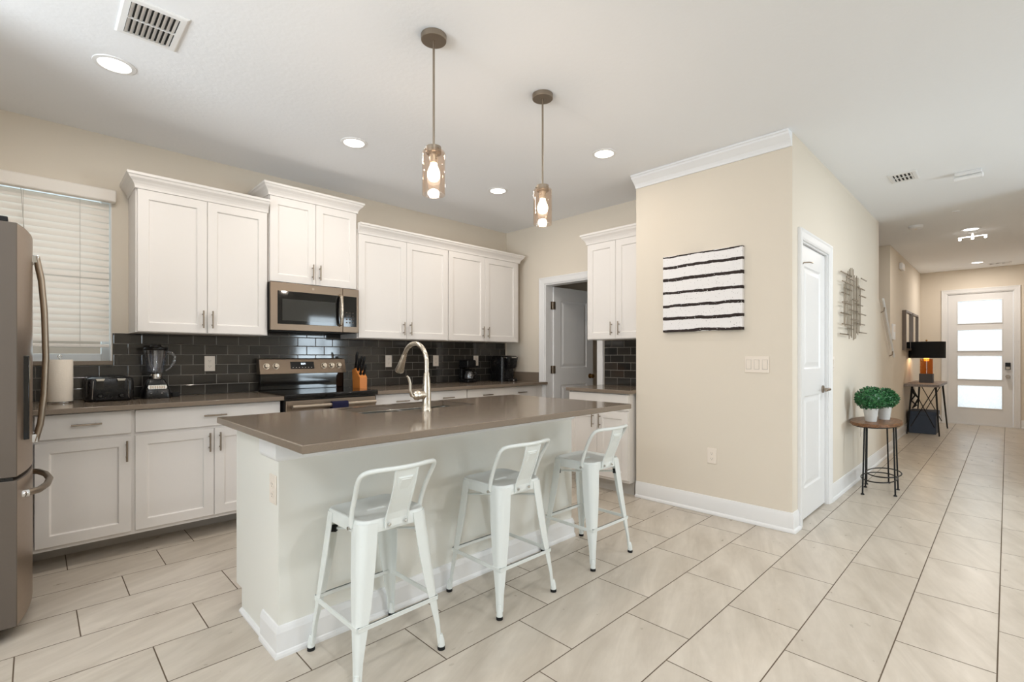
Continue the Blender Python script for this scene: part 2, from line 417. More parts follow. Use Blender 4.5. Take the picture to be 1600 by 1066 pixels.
wall_with_hole('wall_kitchen_side', -0.97, -0.85, 2.9, YW, 0, H, [], 'y')
wall_with_hole('wall_living_jog', -3.0, -0.97, 2.9, 3.02, 0, H, [], 'x')
wall_with_hole('wall_left', -3.12, -3.0, -3.6, 3.02, 0, H, [(-2.6, 0.9, 0.02, 2.2), (1.2, 2.5, 0.8, 2.2)], 'y')
wall_with_hole('wall_rear', -3.12, 6.42, -3.72, -3.6, 0, H, [(4.6, 5.75, 0.7, 2.2)], 'x')
wall_with_hole('wall_right', 6.30, 6.42, -3.6, -0.55, 0, H, [], 'y')
wall_with_hole('wall_hall_right', 6.42, 12.0, -0.67, -0.55, 0, H, [], 'x')
# wall with the ajar door beyond the kitchen
DY0, DY1, DZ = 3.00, 3.745, 2.04
wall_with_hole('wall_back', XB, XB + .12, 2.24, YW, 0, H, [(DY0, DY1, 0, DZ)], 'y')
# pantry bump: one wall facing the island, one along the hall
wall_with_hole('wall_pantry', XP, XP + .12, YP, 2.24, 0, H, [], 'y')
wall_with_hole('wall_pantry_nook', XP + .12, XB + .12, 2.12, 2.24, 0, H, [], 'x')
PX0, PX1, PZ = 3.895, 4.625, 2.04
b = MB().box(XP + .12, PX0, YP, YP + .12, 0, H).box(PX0, PX1, YP, YP + .12, PZ, H).box(PX1, 6.90, YP, YP + .12, 0, H)
b.prism([(6.90, 0), (7.80, 0), (7.80, 1.15), (6.90, 1.865)], YP, YP + .12, 'y')
structure(b.build('wall_hall_left', 'wall'))
structure(MB().box(8.42, XF, YH, YH + .12, 0, H).box(8.42, 8.54, YH + .12, 2.3, 0, H).build('wall_stair_end', 'wall'))
structure(MB().box(6.0, 8.54, 2.3, 2.42, 0, H).box(6.0, 6.12, YP + .12, 2.3, 0, H).build('wall_stair_far', 'wall'))
FY0, FY1, FZ = -0.085, 0.765, 2.325
wall_with_hole('wall_far', XF, XF + .14, -0.67, YH + .12, 0, H, [(FY0, FY1, 0, FZ)], 'y')
# room beyond the ajar door
structure(MB().box(XB + .12, 6.4, 3.92, 4.04, 0, H).box(6.4, 6.52, 2.24, 4.04, 0, H).box(XB + .12, 6.4, 2.44, 2.56, 0, H).build('wall_laundry', 'wall'))

# stairs rising behind the hall wall
st = sroot('trim_1', (7.9, 1.7, 0))
for i in range(8):
    MB().box(7.98 - .25 * (i + 1), 7.98 - .25 * i, YP + .125, 2.295, 0, .19 * (i + 1)).build('stair_step', 'wall', st)
# handrail
r = thing('stair_handrail', 'white sloping handrail beside the open staircase in the hall', 'handrail', (7.4, 1.09, 0))
pts = [(6.93, YP - .035, 1.865), (7.69, YP - .035, 1.20)]
MB().tube(pts, .0115, 12).build('rail', 'trim', r, smooth=True)
for t in (.12, .88):
    x = pts[0][0] + (pts[1][0] - pts[0][0]) * t; z = pts[0][2] + (pts[1][2] - pts[0][2]) * t
    MB().tube([(x, YP - .035, z - .012), (x, YP - .03, z - .055), (x, YP, z - .07)], .007, 8).build('bracket', 'nickel', r, smooth=True)

BASE = [(0, 0), (.026, 0), (.026, .012), (.020, .022), (.014, .026), (.014, .105), (.009, .12), (.006, .134), (0, .136)]
xy = lambda x, y, h: (x, y, h)
def baseboard(name, path):
    return structure(MB().sweep(path, BASE, xy).build(name, 'trim', bevel=0.0015, seg=1))
# offsets go to the left of the travel direction
baseboard('baseboard_pantry', [(3.815, YP), (XP, YP), (XP, 2.24)])
baseboard('baseboard_hall', [(7.80, YP), (4.705, YP)])
baseboard('baseboard_entry', [(XF, YH), (8.42, YH)])
baseboard('baseboard_far_left', [(XF, -.55), (XF, FY0 - .08)])
baseboard('baseboard_far_right', [(XF, FY1 + .08), (XF, YH - .03)])
baseboard('baseboard_rear', [(-3.0, -3.6), (6.3, -3.6)])
baseboard('baseboard_laundry', [(6.4, 3.92), (XB + .13, 3.92)])

# crown moulding on the picture wall
CR = [(0, 0), (.012, 0), (.016, .012), (.03, .03), (.058, .052), (.078, .066), (.082, .078), (.09, .082), (.09, .0955), (0, .0955)]
structure(MB().sweep([(XP, 2.24), (XP, YP)][::-1][::-1], [(-o, H - .0965 + h) for o, h in CR], xy).build('trim_2', 'ceiling', bevel=0))

# ------------------------------------------------------------------ doors
CAS = [(0, 0), (.0, .012), (.012, .016), (.05, .02), (.062, .024), (.07, .024), (.074, .018), (.074, 0)]
def casing(parent, a0, a1, z1, mp, name='casing'):
    p = [(a1, 0), (a1, z1), (a0, z1), (a0, 0)]
    pr = [(-o, n) for o, n in CAS]
    return MB().sweep(p, pr, mp).build(name, 'trim', parent)
def panel_door(parent, T, w, h, panels, th=.036, name='door_leaf'):
    """moulded two-panel leaf, T maps (across, out, up); panels list of (u0,u1,z0,z1)"""
    b = MB(); b.T = T
    us = sorted({0, w, panels[0][0], panels[0][1]})
    b.box(0, w, -th, -.009, 0, h)
    b.box(0, panels[0][0], -.009, 0, 0, h); b.box(panels[0][1], w, -.009, 0, 0, h)
    zz = [0] + [z for p in panels for z in (p[2], p[3])] + [h]
    for i in range(0, len(zz), 2): b.box(panels[0][0], panels[0][1], -.009, 0, zz[i], zz[i + 1])
    for (u0, u1, z0, z1) in panels:
        i = .022; j = .045
        o = [(u0, z0), (u1, z0), (u1, z1), (u0, z1)]
        L = []
        for ins, d in ((0, 0), (i * .5, -.0085), (i, -.008), (j, -.002), (j + .004, -.001)):
            L.append([(u0 + ins, d, z0 + ins), (u1 - ins, d, z0 + ins), (u1 - ins, d, z1 - ins), (u0 + ins, d, z1 - ins)])
        b.loft(L, cap=False); b.add(L[-1], [(0, 1, 2, 3)])
    return b.build(name, 'trim', parent)
def hinge(parent, T, z):
    b = MB(); b.T = T
    b.box(-.016, .016, -.002, .003, z - .045, z + .045); b.tube([(0, .006, z - .048), (0, .006, z + .048)], .006, 8)
    return b.build('hinge', 'nickel', parent)
def lever(parent, T, z, u, dirn, m='nickel'):
    b = MB(); b.T = T
    b.tube([(u, 0, z), (u, .01, z)], .03, 20); b.tube([(u, .01, z), (u, .05, z)], .011, 12)
    b.tube([(u, .05, z), (u + dirn * .03, .054, z + .004), (u + dirn * .07, .053, z - .002), (u + dirn * .115, .05, z - .008)], [.011, .010, .008, .006], 12)
    return b.build('door_handle', m, parent, smooth=True)

# pantry door (hall face looks toward -Y)
d2 = sroot('door_2', (4.26, YP, 0))
casing(d2, PX0, PX1, PZ, lambda a, z, n: (a, YP - n, z))
MB().box(PX0, PX0 + .012, YP, YP + .12, 0, PZ).box(PX1 - .012, PX1, YP, YP + .12, 0, PZ).box(PX0 + .012, PX1 - .012, YP, YP + .12, PZ - .012, PZ).build('jamb', 'trim', d2)
T2 = lambda u, n, z: (PX0 + .015 + u, YP + .016 - n, z + .012)
w2 = PX1 - PX0 - .03
panel_door(d2, T2, w2, 2.01, [(.13, w2 - .13, .22, .90), (.13, w2 - .13, 1.10, 1.86)])
for z in (.35, 1.07, 1.84): hinge(d2, lambda u, n, zz: T2(u + .008, n, zz), z)
lever(d2, T2, .93, w2 - .07, -1, 'nickel')
b = MB(); b.T = T2
b.tube([(.01, .004, 1.74), (.01, .004, 1.84), (.012, .03, 1.865), (.03, .06, 1.865), (.055, .075, 1.862)], .005, 8)
b.build('door_stop', 'nickel', d2, smooth=True)

# ajar door of the back wall, swung 90 degrees into the room beyond
d1 = sroot('door_1', (XB, 3.4, 0))
casing(d1, DY0, DY1, DZ, lambda a, z, n: (XB - n, a, z))
MB().box(XB, XB + .12, DY0, DY0 + .014, 0, DZ).box(XB, XB + .12, DY1 - .014, DY1, 0, DZ).box(XB, XB + .12, DY0 + .014, DY1 - .014, DZ - .014, DZ).build('jamb', 'trim', d1)
T1 = lambda u, n, z: (XB + .125 + u, DY1 - .03 - .055 * u - n, z + .01)
panel_door(d1, T1, .71, 2.01, [(.12, .59, .22, .86), (.12, .59, 1.06, 1.86)])
for z in (.3, 1.05, 1.80):
    MB().tube([(XB + .118, DY1 - .022, z - .045), (XB + .118, DY1 - .022, z + .045)], .007, 8).box(XB + .085, XB + .12, DY1 - .020, DY1 - .0145, z - .045, z + .045).box(XB + .12, XB + .15, DY1 - .034, DY1 - .030, z - .045, z + .045).build('hinge', 'nickel', d1)
b = MB(); b.T = T1
b.tube([(.65, 0, .95), (.65, .012, .95)], .03, 20); b.lathe([(.010, 0), (.012, .02), (.02, .03), (.026, .045), (.022, .058), (.008, .062)], (0, 0, 0), 16, axis='y')
kb = MB(); kb.T = T1
kb.tube([(.65, 0, .95), (.65, .008, .95)], .03, 20); kb.tube([(.65, .008, .95), (.65, .03, .95)], .011, 12); kb.tube([(.65, .03, .95), (.65, .038, .95), (.65, .05, .95), (.65, .06, .95)], [.016, .026, .026, .014], 16)
kb.build('door_knob', 'brass', d1, smooth=True)

# front door with four frosted lites
d3 = sroot('door_3', (XF, .34, 0))
casing(d3, FY0, FY1, FZ, lambda a, z, n: (XF - n, a, z))
MB().box(XF, XF + .14, FY0, FY0 + .012, 0, FZ).box(XF, XF + .14, FY1 - .012, FY1, 0, FZ).box(XF, XF + .14, FY0 + .012, FY1 - .012, FZ - .012, FZ).box(XF - .01, XF + .14, FY0 + .012, FY1 - .012, 0, .014).build('jamb', 'trim', d3)
b = MB(); fy0, fy1 = FY0 + .014, FY1 - .014; x0, x1 = XF + .02, XF + .064
lites = [(.290, .700), (.790, 1.225), (1.290, 1.680), (1.775, 2.195)]
gy0, gy1 = .050, .632
b.box(x0, x1, fy0, gy0, .016, FZ - .014).box(x0, x1, gy1, fy1, .016, FZ - .014)
zz = [.016] + [z for l in lites for z in l] + [FZ - .014]
for i in range(0, len(zz), 2): b.box(x0, x1, gy0, gy1, zz[i], zz[i + 1])
b.build('door_leaf', 'trim', d3)
for z0, z1 in lites:
    MB().box(XF + .04, XF + .046, gy0, gy1, z0, z1).build('glass_pane', 'frost', d3)
    MB().sweep([(gy0, z0), (gy1, z0), (gy1, z1), (gy0, z1)], [(0, .02), (0, .012), (.012, .010), (.014, .02)], lambda a, z, n: (XF + n, a, z), closed=True).build('lite_bead', 'trim', d3)
MB().box(XF - .004, XF + .02, fy0 + .03, fy0 + .095, .98, 1.10).build('smart_lock', 'blackm', d3, bevel=.006)
MB().box(XF - .010, XF - .004, fy0 + .038, fy0 + .088, .985, 1.03).build('lock_panel', 'nickel', d3)
MB().tube([(XF + .02, fy0 + .062, .86), (XF - .0, fy0 + .062, .86)], .03, 16).tube([(XF, fy0 + .062, .86), (XF - .035, fy0 + .062, .86), (XF - .06, fy0 + .062, .86)], [.012, .028, .022], 16).build('door_knob', 'nickel', d3, smooth=True)

# ------------------------------------------------------------------ kitchen window and blind
w1 = sroot('window_1', ((WX0 + WX1) / 2, YW, WZ0))
MB().box(WX0 - .02, WX1 + .005, YW - .022, YW + .07, WZ0 - .028, WZ0).build('window_sill', 'quartz', w1, bevel=.002)
fr = MB(); y0, y1 = YW + .075, YW + .115
fr.box(WX0, WX0 + .05, y0, y1, WZ0, WZ1).box(WX1 - .05, WX1, y0, y1, WZ0, WZ1).box(WX0 + .05, WX1 - .05, y0, y1, WZ0, WZ0 + .05).box(WX0 + .05, WX1 - .05, y0, y1, WZ1 - .05, WZ1).box(WX0 + .05, WX1 - .05, y0 - .01, y1, 1.74, 1.80)
fo = fr.build('window_frame', 'trim', w1, bevel=.003)
MB().box(WX0 + .05, WX1 - .05, y0 + .02, y0 + .026, WZ0 + .05, 1.74).build('window_pane', 'pane', w1)
MB().box(WX0 + .05, WX1 - .05, y0 + .02, y0 + .026, 1.80, WZ1 - .05).build('window_pane', 'pane', w1)
MB().box(WX0, WX0 + .012, YW, y0, WZ0, WZ1).box(WX1 - .006, WX1 + .0, YW - .004, y0, WZ0, WZ1).build('window_return', 'trim', w1)
bl = thing('window_blind', 'white horizontal slat blind in the kitchen window, tilted nearly closed', 'blind', (-0.1, YW, WZ0))
MB().box(WX0 + .01, WX1 + .022, YW - .060, YW - .003, 2.272, 2.358).build('valance', 'slat', bl, bevel=.01, seg=3)
nsl = 22
for i in range(nsl):
    z = 2.248 - i * .0436; yc = YW + .02
    b = MB(); a = math.radians(71)
    pr = []
    for t in (-1, -.5, 0, .5, 1):
        pr.append((yc + .0245 * t * math.cos(a) - .0025 * (1 - t * t) * math.sin(a), z + .0245 * t * math.sin(a) + .0025 * (1 - t * t) * math.cos(a)))
    pr2 = [(p[0] + .0014 * math.sin(a), p[1] - .0014 * math.cos(a)) for p in reversed(pr)]
    b.prism(pr + pr2, WX0 + .016, WX1 - .012, 'x'); b.build('slat', 'slat', bl)
MB().box(WX0 + .016, WX1 - .012, YW + .004, YW + .036, 1.268, 1.29).build('bottom_rail', 'slat', bl, bevel=.004)
for x in (-.42, -.05, .22):
    MB().tube([(x, YW - .003, 2.27), (x, YW - .003, 1.28)], .0012, 6).build('ladder_cord', 'cord', bl)
MB().tube([(-.06, YW - .03, 2.27), (-.04, YW - .03, 1.9), (-.02, YW - .03, 1.6)], .002, 6).build('pull_cord', 'cord', bl)
structure(MB().box(-4.5, 4.5, 7.2, 7.3, -0.1, 3.4).build('wall_neighbour', 'stucco'))

# rear windows (living room, behind the camera)
w2_ = sroot('window_2', (-3.06, -.85, 0))
b = MB().box(-3.10, -3.02, -2.6, -2.54, .02, 2.2).box(-3.10, -3.02, .84, .9, .02, 2.2).box(-3.10, -3.02, -2.54, .84, 2.14, 2.2).box(-3.10, -3.02, -2.54, .84, .02, .09)
b.box(-3.10, -3.02, -.885, -.815, .09, 2.14); b.build('window_frame', 'trim', w2_)
w4_ = sroot('window_added', (-3.06, 1.85, .8))  # unseen window put in to bring side light to the kitchen
MB().box(-3.10, -3.02, 1.2, 1.25, .8, 2.2).box(-3.10, -3.02, 2.45, 2.5, .8, 2.2).box(-3.10, -3.02, 1.25, 2.45, .8, .85).box(-3.10, -3.02, 1.25, 2.45, 2.15, 2.2).build('window_frame', 'trim', w4_)
w3_ = sroot('window_3', (5.18, -3.66, .7))
MB().box(4.6, 4.65, -3.70, -3.62, .7, 2.2).box(5.70, 5.75, -3.70, -3.62, .7, 2.2).box(4.65, 5.70, -3.70, -3.62, .7, .75).box(4.65, 5.70, -3.70, -3.62, 2.15, 2.2).box(4.65, 5.70, -3.69, -3.63, 1.43, 1.47).box(5.30, 5.34, -3.69, -3.63, .75, 2.15).build('window_frame', 'trim', w3_)

# ------------------------------------------------------------------ cabinets
def TY(face):   # cabinet facing -Y : (u, n, z) -> x=u, y=face-n
    return lambda u, n, z: (u, face - n, z)
def TX(face):   # cabinet facing -X : (u, n, z) -> y=u, x=face-n
    return lambda u, n, z: (face - n, u, z)
def shaker(parent, T, u0, u1, z0, z1, name='door', rail=.058):
    b = MB(); b.T = T; g = .0015; u0 += g; u1 -= g; z0 += g; z1 -= g
    L = []
    for ins, n in ((0, 0), (0, .018), (.0015, .0195), (rail, .0195), (rail + .003, .0185), (rail + .006, .011), (rail + .010, .0095)):
        L.append([(u0 + ins, n, z0 + ins), (u1 - ins, n, z0 + ins), (u1 - ins, n, z1 - ins), (u0 + ins, n, z1 - ins)])
    b.loft(L); return b.build(name, 'cab', parent)
def slab(parent, T, u0, u1, z0, z1, name='drawer'):
    b = MB(); b.T = T; g = .0015
    b.box(u0 + g, u1 - g, 0, .0195, z0 + g, z1 - g); return b.build(name, 'cab', parent, bevel=.0015, seg=1)
def bar(parent, T, c, z, L, vert=True, name='handle'):
    b = MB(); b.T = T; n0 = .0195; n1 = .049
    if vert:
        b.tube([(c, n1, z - L / 2), (c, n1, z + L / 2)], .0055, 10)
        for s in (-.3, .3): b.tube([(c, n0, z + s * L), (c, n1, z + s * L)], .0045, 8)
    else:
        b.tube([(c - L / 2, n1, z), (c + L / 2, n1, z)], .0055, 10)
        for s in (-.3, .3): b.tube([(c + s * L, n0, z), (c + s * L, n1, z)], .0045, 8)
    return b.build(name, 'nickel', parent, smooth=True)
CROWN = [(0, 0), (.006, 0), (.008, .012), (.014, .022), (.026, .034), (.044, .046), (.050, .056), (.058, .060), (.058, .072), (0, .072)]

def upper(label, T, faceT, u0, u1, z0, z1, depth, cuts, hz, crown_path, crown_top, loc, group, crown_w=.85, handles=None):
    c = thing('upper_cabinet', label, 'cabinet', loc, group)
    b = MB(); b.T = T; b.box(u0, u1, -depth, 0, z0 - .004, z1 + .012); b.build('cabinet_box', 'cab', c)
    for a0, a1, hu in cuts:
        dr = shaker(c, T, a0, a1, z0, z1 - .03)
        bar(dr, T, hu, hz, .125)
    hgt = crown_top - (z1 - .03)
    pr = [(o * crown_w, z1 - .03 + h / .072 * hgt) for o, h in CROWN]
    MB().sweep(crown_path, [(-o, h) for o, h in pr] if False else pr, xy).build('crown', 'cab', c)
    return c
UF = 4.054   # face-frame plane of the uppers
D = YW - UF - .001
tY = TY(UF)
yb = YW - .001
def cpath_full(u0, u1, f, back): return [(u1, back), (u1, f), (u0, f), (u0, back)][::-1]
# left of the path must be outward: path runs u0 back -> u0 front -> u1 front -> u1 back has outward on the right, so reverse
def crownp(u0, u1, f, back, left=True, right=True):
    p = []
    if right: p.append((u1, back))
    p += [(u1, f), (u0, f)]
    if left: p.append((u0, back))
    return p[::-1]
class _R: pass
def neg(prof): return [(-o, h) for o, h in prof]
_sw = MB.sweep
upA = upper('tall white two-door wall cabinet beside the kitchen window', tY, UF, .478, 1.300, 1.372, 2.352, D,
            [(.486, .889, .860), (.889, 1.293, .918)], 1.47, [(1.300, UF - .018), (.478, UF - .018), (.478, yb)], 2.418, (.89, 4.2, 1.372), None)
upB = upper('short raised white wall cabinet directly above the microwave', tY, UF, 1.306, 2.040, 1.797, 2.500, D,
            [(1.312, 1.673, 1.643), (1.673, 2.034, 1.703)], 1.90, [(2.040, yb), (2.040, UF - .018), (1.306, UF - .018), (1.306, yb)], 2.560, (1.67, 4.2, 1.797), None)
upC = upper('white two-door wall cabinet just right of the microwave', tY, UF, 2.046, 3.043, 1.372, 2.330, D,
            [(2.054, 2.548, 2.510), (2.548, 3.040, 2.586)], 1.47, [(3.043, UF - .018), (2.046, UF - .018)], 2.392, (2.54, 4.2, 1.372), None)
upD = upper('white two-door wall cabinet at the corner, above the two coffee makers', tY, UF, 3.043, 4.085, 1.372, 2.330, D,
            [(3.046, 3.548, 3.510), (3.548, 4.050, 3.586)], 1.47, [(4.085, yb), (4.085, UF - .018), (3.043, UF - .018)], 2.392, (3.55, 4.2, 1.372), None)
XU = 3.905
upE = upper('white two-door wall cabinet beside the beige picture wall', TX(XU), XU, 2.245, 2.905, 1.372, 2.330, XB - XU - .001,
            [(2.250, 2.572, 2.530), (2.572, 2.898, 2.612)], 1.47, [(XU - .018, 2.245), (XU - .018, 2.905), (XB - .001, 2.905)][::-1][::-1], 2.400, (4.05, 2.57, 1.372), None)

def base(label, T, u0, u1, depth, fronts, toe_n, loc, group=None):
    c = thing('base_cabinet', label, 'cabinet', loc, group)
    b = MB(); b.T = T; b.box(u0, u1, -depth, 0, .112, .884); b.build('cabinet_box', 'cab', c)
    b = MB(); b.T = T; b.box(u0, u1, -depth, -toe_n, 0, .112); b.build('toe_kick', 'toe', c)
    for k in fronts:
        if k[0] == 'd': dr = shaker(c, T, k[1], k[2], .135, .722); bar(dr, T, k[3], .632, .125)
        else: dr = slab(c, T, k[1], k[2], .737, .877); bar(dr, T, k[3], .812, .135, False)
    return c
BF = 3.774; tB = TY(BF)
base('white base cabinet with one drawer over one door, next to the refrigerator', tB, -.030, .433, YW - BF - .001, [('w', -.002, .425, .216), ('d', -.002, .425, .400)], .24, (.2, 4.08, 0))
base('wide white base cabinet with one long drawer above two doors, under the blender', tB, .433, 1.300, YW - BF - .001, [('w', .441, 1.294, .870), ('d', .441, .868, .838), ('d', .868, 1.294, .899)], .24, (.87, 4.08, 0))
base('white base cabinet right of the range, behind the faucet', tB, 2.060, 3.064, YW - BF - .001, [('w', 2.066, 2.563, 2.318), ('w', 2.565, 3.060, 2.818), ('d', 2.066, 2.563, 2.52), ('d', 2.565, 3.060, 2.61)], .24, (2.56, 4.08, 0))
base('white base cabinet in the corner below the coffee makers', tB, 3.064, XB - .003, YW - BF - .001, [('w', 3.068, 3.562, 3.320), ('w', 3.564, 4.075, 3.825), ('d', 3.068, 3.562, 3.52), ('d', 3.564, 4.075, 3.61)], .24, (3.64, 4.08, 0))
XBF = 3.640
base('white base cabinet with two doors beside the beige picture wall', TX(XBF), 2.268, 2.920, XB - XBF - .001, [('d', 2.272, 2.594, 2.558), ('d', 2.594, 2.914, 2.632)], .075, (3.9, 2.58, 0))
c = [o for o in C.objects if o.name.startswith('base_cabinet')][-1]
slab(c, TX(XBF), 2.272, 2.914, .737, .877)

# ------------------------------------------------------------------ countertops and backsplash
tag(MB().box(-.80, 1.303, YW - .685, YW - .001, .884, .914).build('countertop', 'quartz', bevel=.003), 'taupe quartz worktop under the window, carrying toaster and blender', 'countertop')
ct = thing('countertop', 'taupe quartz worktop right of the range, carrying the coffee makers', 'countertop', (3.1, 4.05, .884))
MB().box(2.052, XB - .001, YW - .685, YW - .001, .884, .914).build('slab', 'quartz', ct, bevel=.003)
MB().box(XB - .022, XB - .001, YW - .56, YW - .001, .914, 1.02).build('upstand', 'quartz', ct, bevel=.002)
tag(MB().box(XBF - .045, XB - .001, 2.242, 2.935, .884, .914).build('countertop', 'quartz', bevel=.003), 'small taupe quartz worktop in the nook beside the picture wall', 'countertop')
bs = thing('tile_backsplash', 'dark grey glass subway tile backsplash along the range wall', 'tile backsplash', (1.7, YW, .914))
b = MB()
b.box(-.80, WX1 + .005, YW - .009, YW - .0005, .915, WZ0 - .03).box(WX1 + .005, 1.302, YW - .009, YW - .0005, .915, 1.368).box(1.302, 2.046, YW - .009, YW - .0005, .915, 1.79).box(2.046, XB - .03, YW - .009, YW - .0005, .915, 1.368)
b.build('tile_field', 'subway_x', bs)
tag(MB().box(XB - .009, XB - .0005, 2.243, 2.915, .915, 1.368).build('tile_backsplash', 'subway_y'), 'small patch of dark subway tile in the nook by the picture wall', 'tile backsplash')

# island
isl = thing('kitchen_island', 'cream kitchen island body with white base trim, under the taupe top', 'kitchen island', (1.64, 2.34, 0))
IX0, IX1, IY0, IYM, IY1 = .70, 2.575, 2.05, 2.235, 2.635
MB().box(IX0, IX1, IY0, IYM, 0, .884).build('knee_wall', 'knee', isl)
for a0 in (IX0 + .004, IX1 - .022): MB().prism([(IYM, 0), (IY1 - .085, 0), (IY1 - .085, .105), (IY1, .105), (IY1, .884), (IYM, .884)], a0, a0 + .018, 'x').build('side_panel', 'knee', isl)
MB().box(IX0 + .022, IX1 - .022, IYM, IYM + .02, .105, .884).box(IX0 + .022, IX1 - .022, IY1 - .02, IY1, .105, .884).box(IX0 + .022, IX1 - .022, IYM + .02, IY1 - .02, .105, .125).build('cabinet_box', 'cab', isl)
MB().box(IX0 + .022, IX1 - .022, IY1 - .10, IY1 - .085, 0, .105).build('toe_kick', 'toe', isl)
TI = lambda u, n, z: (u, IY1 + n, z)
for a0, a1, hu in ((.71, 1.16, 1.12), (1.16, 1.61, 1.20), (1.61, 2.09, 2.05), (2.09, 2.565, 2.13)):
    dr = shaker(isl, TI, a0, a1, .135, .877); bar(dr, TI, hu, .78, .125)
IB = [(0, 0), (.019, 0), (.019, .010), (.016, .020), (.013, .024), (.013, .098), (.009, .112), (.005, .122), (0, .124)]
path = [(IX1, IYM), (IX1, IY0), (IX0, IY0), (IX0, IYM)]
b = MB().sweep(path[::-1], IB if False else neg(IB), xy)
b.sweep([(IX0 + .004, IYM), (IX0 + .004, IY1 - .09)], [(0, 0), (.014, 0), (.014, .008), (.006, .016), (0, .018)], xy)
b.build('base_trim', 'trim', isl)
IC = [(0, 0), (.008, .002), (.014, .010), (.016, .018), (.016, .098), (0, .098)]
MB().sweep(path[::-1], neg([(o, h + .785) for o, h in IC]), xy).build('top_trim', 'trim', isl)

# island top with cut-out
SX0, SX1, SY0, SY1 = 1.195, 1.925, 2.275, 2.610
it = thing('countertop', 'long taupe quartz island top with undermount sink cut-out', 'countertop', (1.62, 2.14, .884))
O = [(.6265, 1.6215), (2.622, 1.6215), (2.622, 2.664), (.6265, 2.664)]; I = [(SX0, SY0), (SX1, SY0), (SX1, SY1), (SX0, SY1)]
b = MB(); e = .003; z0, z1 = .884, .914
Ls = []
def ring(P, ins, z): 
    cx = sum(p[0] for p in P) / 4; cy = sum(p[1] for p in P) / 4
    return [(p[0] - math.copysign(ins, p[0] - cx), p[1] - math.copysign(ins, p[1] - cy), z) for p in P]
b.loft([ring(I, 0, z0), ring(O, e, z0), ring(O, 0, z0 + e), ring(O, 0, z1 - e), ring(O, e, z1), ring(I, -e, z1), ring(I, 0, z1 - e), ring(I, 0, z0)], cap=False)
b.build('slab', 'quartz', it)
# sink
sk = thing('kitchen_sink', 'double-bowl stainless sink set under the island top', 'sink', (1.56, 2.44, .70))
mid = (SX0 + SX1) / 2
for (a0, a1) in ((SX0 + .004, mid - .015), (mid + .015, SX1 - .004)):
    L = []
    for ins, z in ((0, .882), (0, .872), (.004, .74), (.03, .705), (.12, .70)):
        L.append([(x, y, z) for x, y in rrect((a0 + a1) / 2, (SY0 + SY1) / 2, (a1 - a0) / 2 - ins, (SY1 - SY0) / 2 - .003 - ins, max(.012, .04 - ins * .2), 5)])
    b = MB().loft(L, cap=False); n = len(L[-1]); b.add(L[-1], [tuple(range(n))]); b.build('basin', 'steel', sk, smooth=True)
    MB().lathe([(.03, 0), (.04, .002), (.042, .004)], ((a0 + a1) / 2, (SY0 + SY1) / 2, .7005), 24).build('drain', 'chrome', sk)
MB().box(mid - .015, mid + .015, SY0 + .003, SY1 - .003, .80, .882).box(SX0 - .012, SX1 + .012, SY0 - .012, SY0 + .003, .876, .8835).box(SX0 - .012, SX1 + .012, SY1 - .003, SY1 + .012, .876, .8835).build('rim', 'steel', sk, bevel=.002)
# faucet
fx, fy, fz = 1.51, 2.195, .914
fc = thing('kitchen_faucet', 'brushed nickel high-arc pull-down faucet on the island', 'faucet', (fx, fy, fz))
MB().lathe([(.027, 0), (.027, .008), (.024, .012), (.0235, .06), (.0225, .12), (.019, .17), (.0155, .20), (.0145, .205)], (fx, fy, fz), 28).build('body', 'nickel_l', fc, smooth=True)
P = [(fx, fy, fz + .20), (fx, fy, 1.17)]
R = .115; cy = fy + R
for i in range(17):
    a = PI - i * (PI - .42) / 16; P.append((fx, cy + R * math.cos(a), 1.172 + R * math.sin(a) * .92))
MB().tube(P, .0125, 18).build('spout', 'nickel_l', fc, smooth=True)
e0 = Vector(P[-1]); dr_ = (Vector(P[-1]) - Vector(P[-2])).normalized()
MB().tube([e0, e0 + dr_ * .006, e0 + dr_ * .05, e0 + dr_ * .105, e0 + dr_ * .112], [.0132, .0145, .018, .026, .024], 20).build('spray_head', 'nickel_l', fc, smooth=True)
MB().tube([(fx - .015, fy, fz + .085), (fx - .04, fy, fz + .085), (fx - .055, fy, fz + .085), (fx - .072, fy, fz + .085), (fx - .082, fy, fz + .085)], [.020, .022, .026, .024, .013], 20).build('valve_body', 'nickel_l', fc, smooth=True)
MB().tube([(fx - .078, fy, fz + .078), (fx - .094, fy, fz + .085), (fx - .104, fy, fz + .115), (fx - .103, fy, fz + .15), (fx - .112, fy, fz + .178), (fx - .122, fy, fz + .19)], [.007, .008, .0075, .0075, .007, .005], 12).build('lever', 'nickel_l', fc, smooth=True)

# ------------------------------------------------------------------ range
rg = thing('kitchen_range', 'slate electric range with black glass cooktop between the base cabinets', 'range', (1.676, 4.02, 0))
RX0, RX1 = 1.309, 2.046; RYF = 3.705
MB().box(RX0, RX1, RYF + .02, YW - .015, .06, .900).build('body', 'blackm', rg)
b = MB()
b.prism([(RYF - .012, .886), (RYF - .020, .895), (RYF - .020, .918), (RYF - .012, .926), (YW - .10, .926), (YW - .10, .900), (RYF + .01, .900), (RYF + .01, .886)], RX0 - .004, RX1 + .004, 'x'); b.build('cooktop', 'blackgl', rg, bevel=.002)
MB().box(RX0 + .012, RX1 - .012, YW - .10, YW - .045, .926, 1.062).build('backguard_riser', 'blackgl', rg, bevel=.003)
cp = MB().prism([(YW - .13, 1.058), (YW - .095, 1.184), (YW - .035, 1.190), (YW - .035, 1.058)], RX0, RX1, 'x').build('control_panel', 'slate', rg, bevel=.004)
def TP(u, n, z):   # on the sloping panel face: u = x, z = height above lower edge along slope, n = out
    s_ = Vector((0, .035, .126)).normalized(); nn = Vector((0, -.126, .035)).normalized()
    p = Vector((u, YW - .13, 1.058)) + s_ * z + nn * n; return tuple(p)
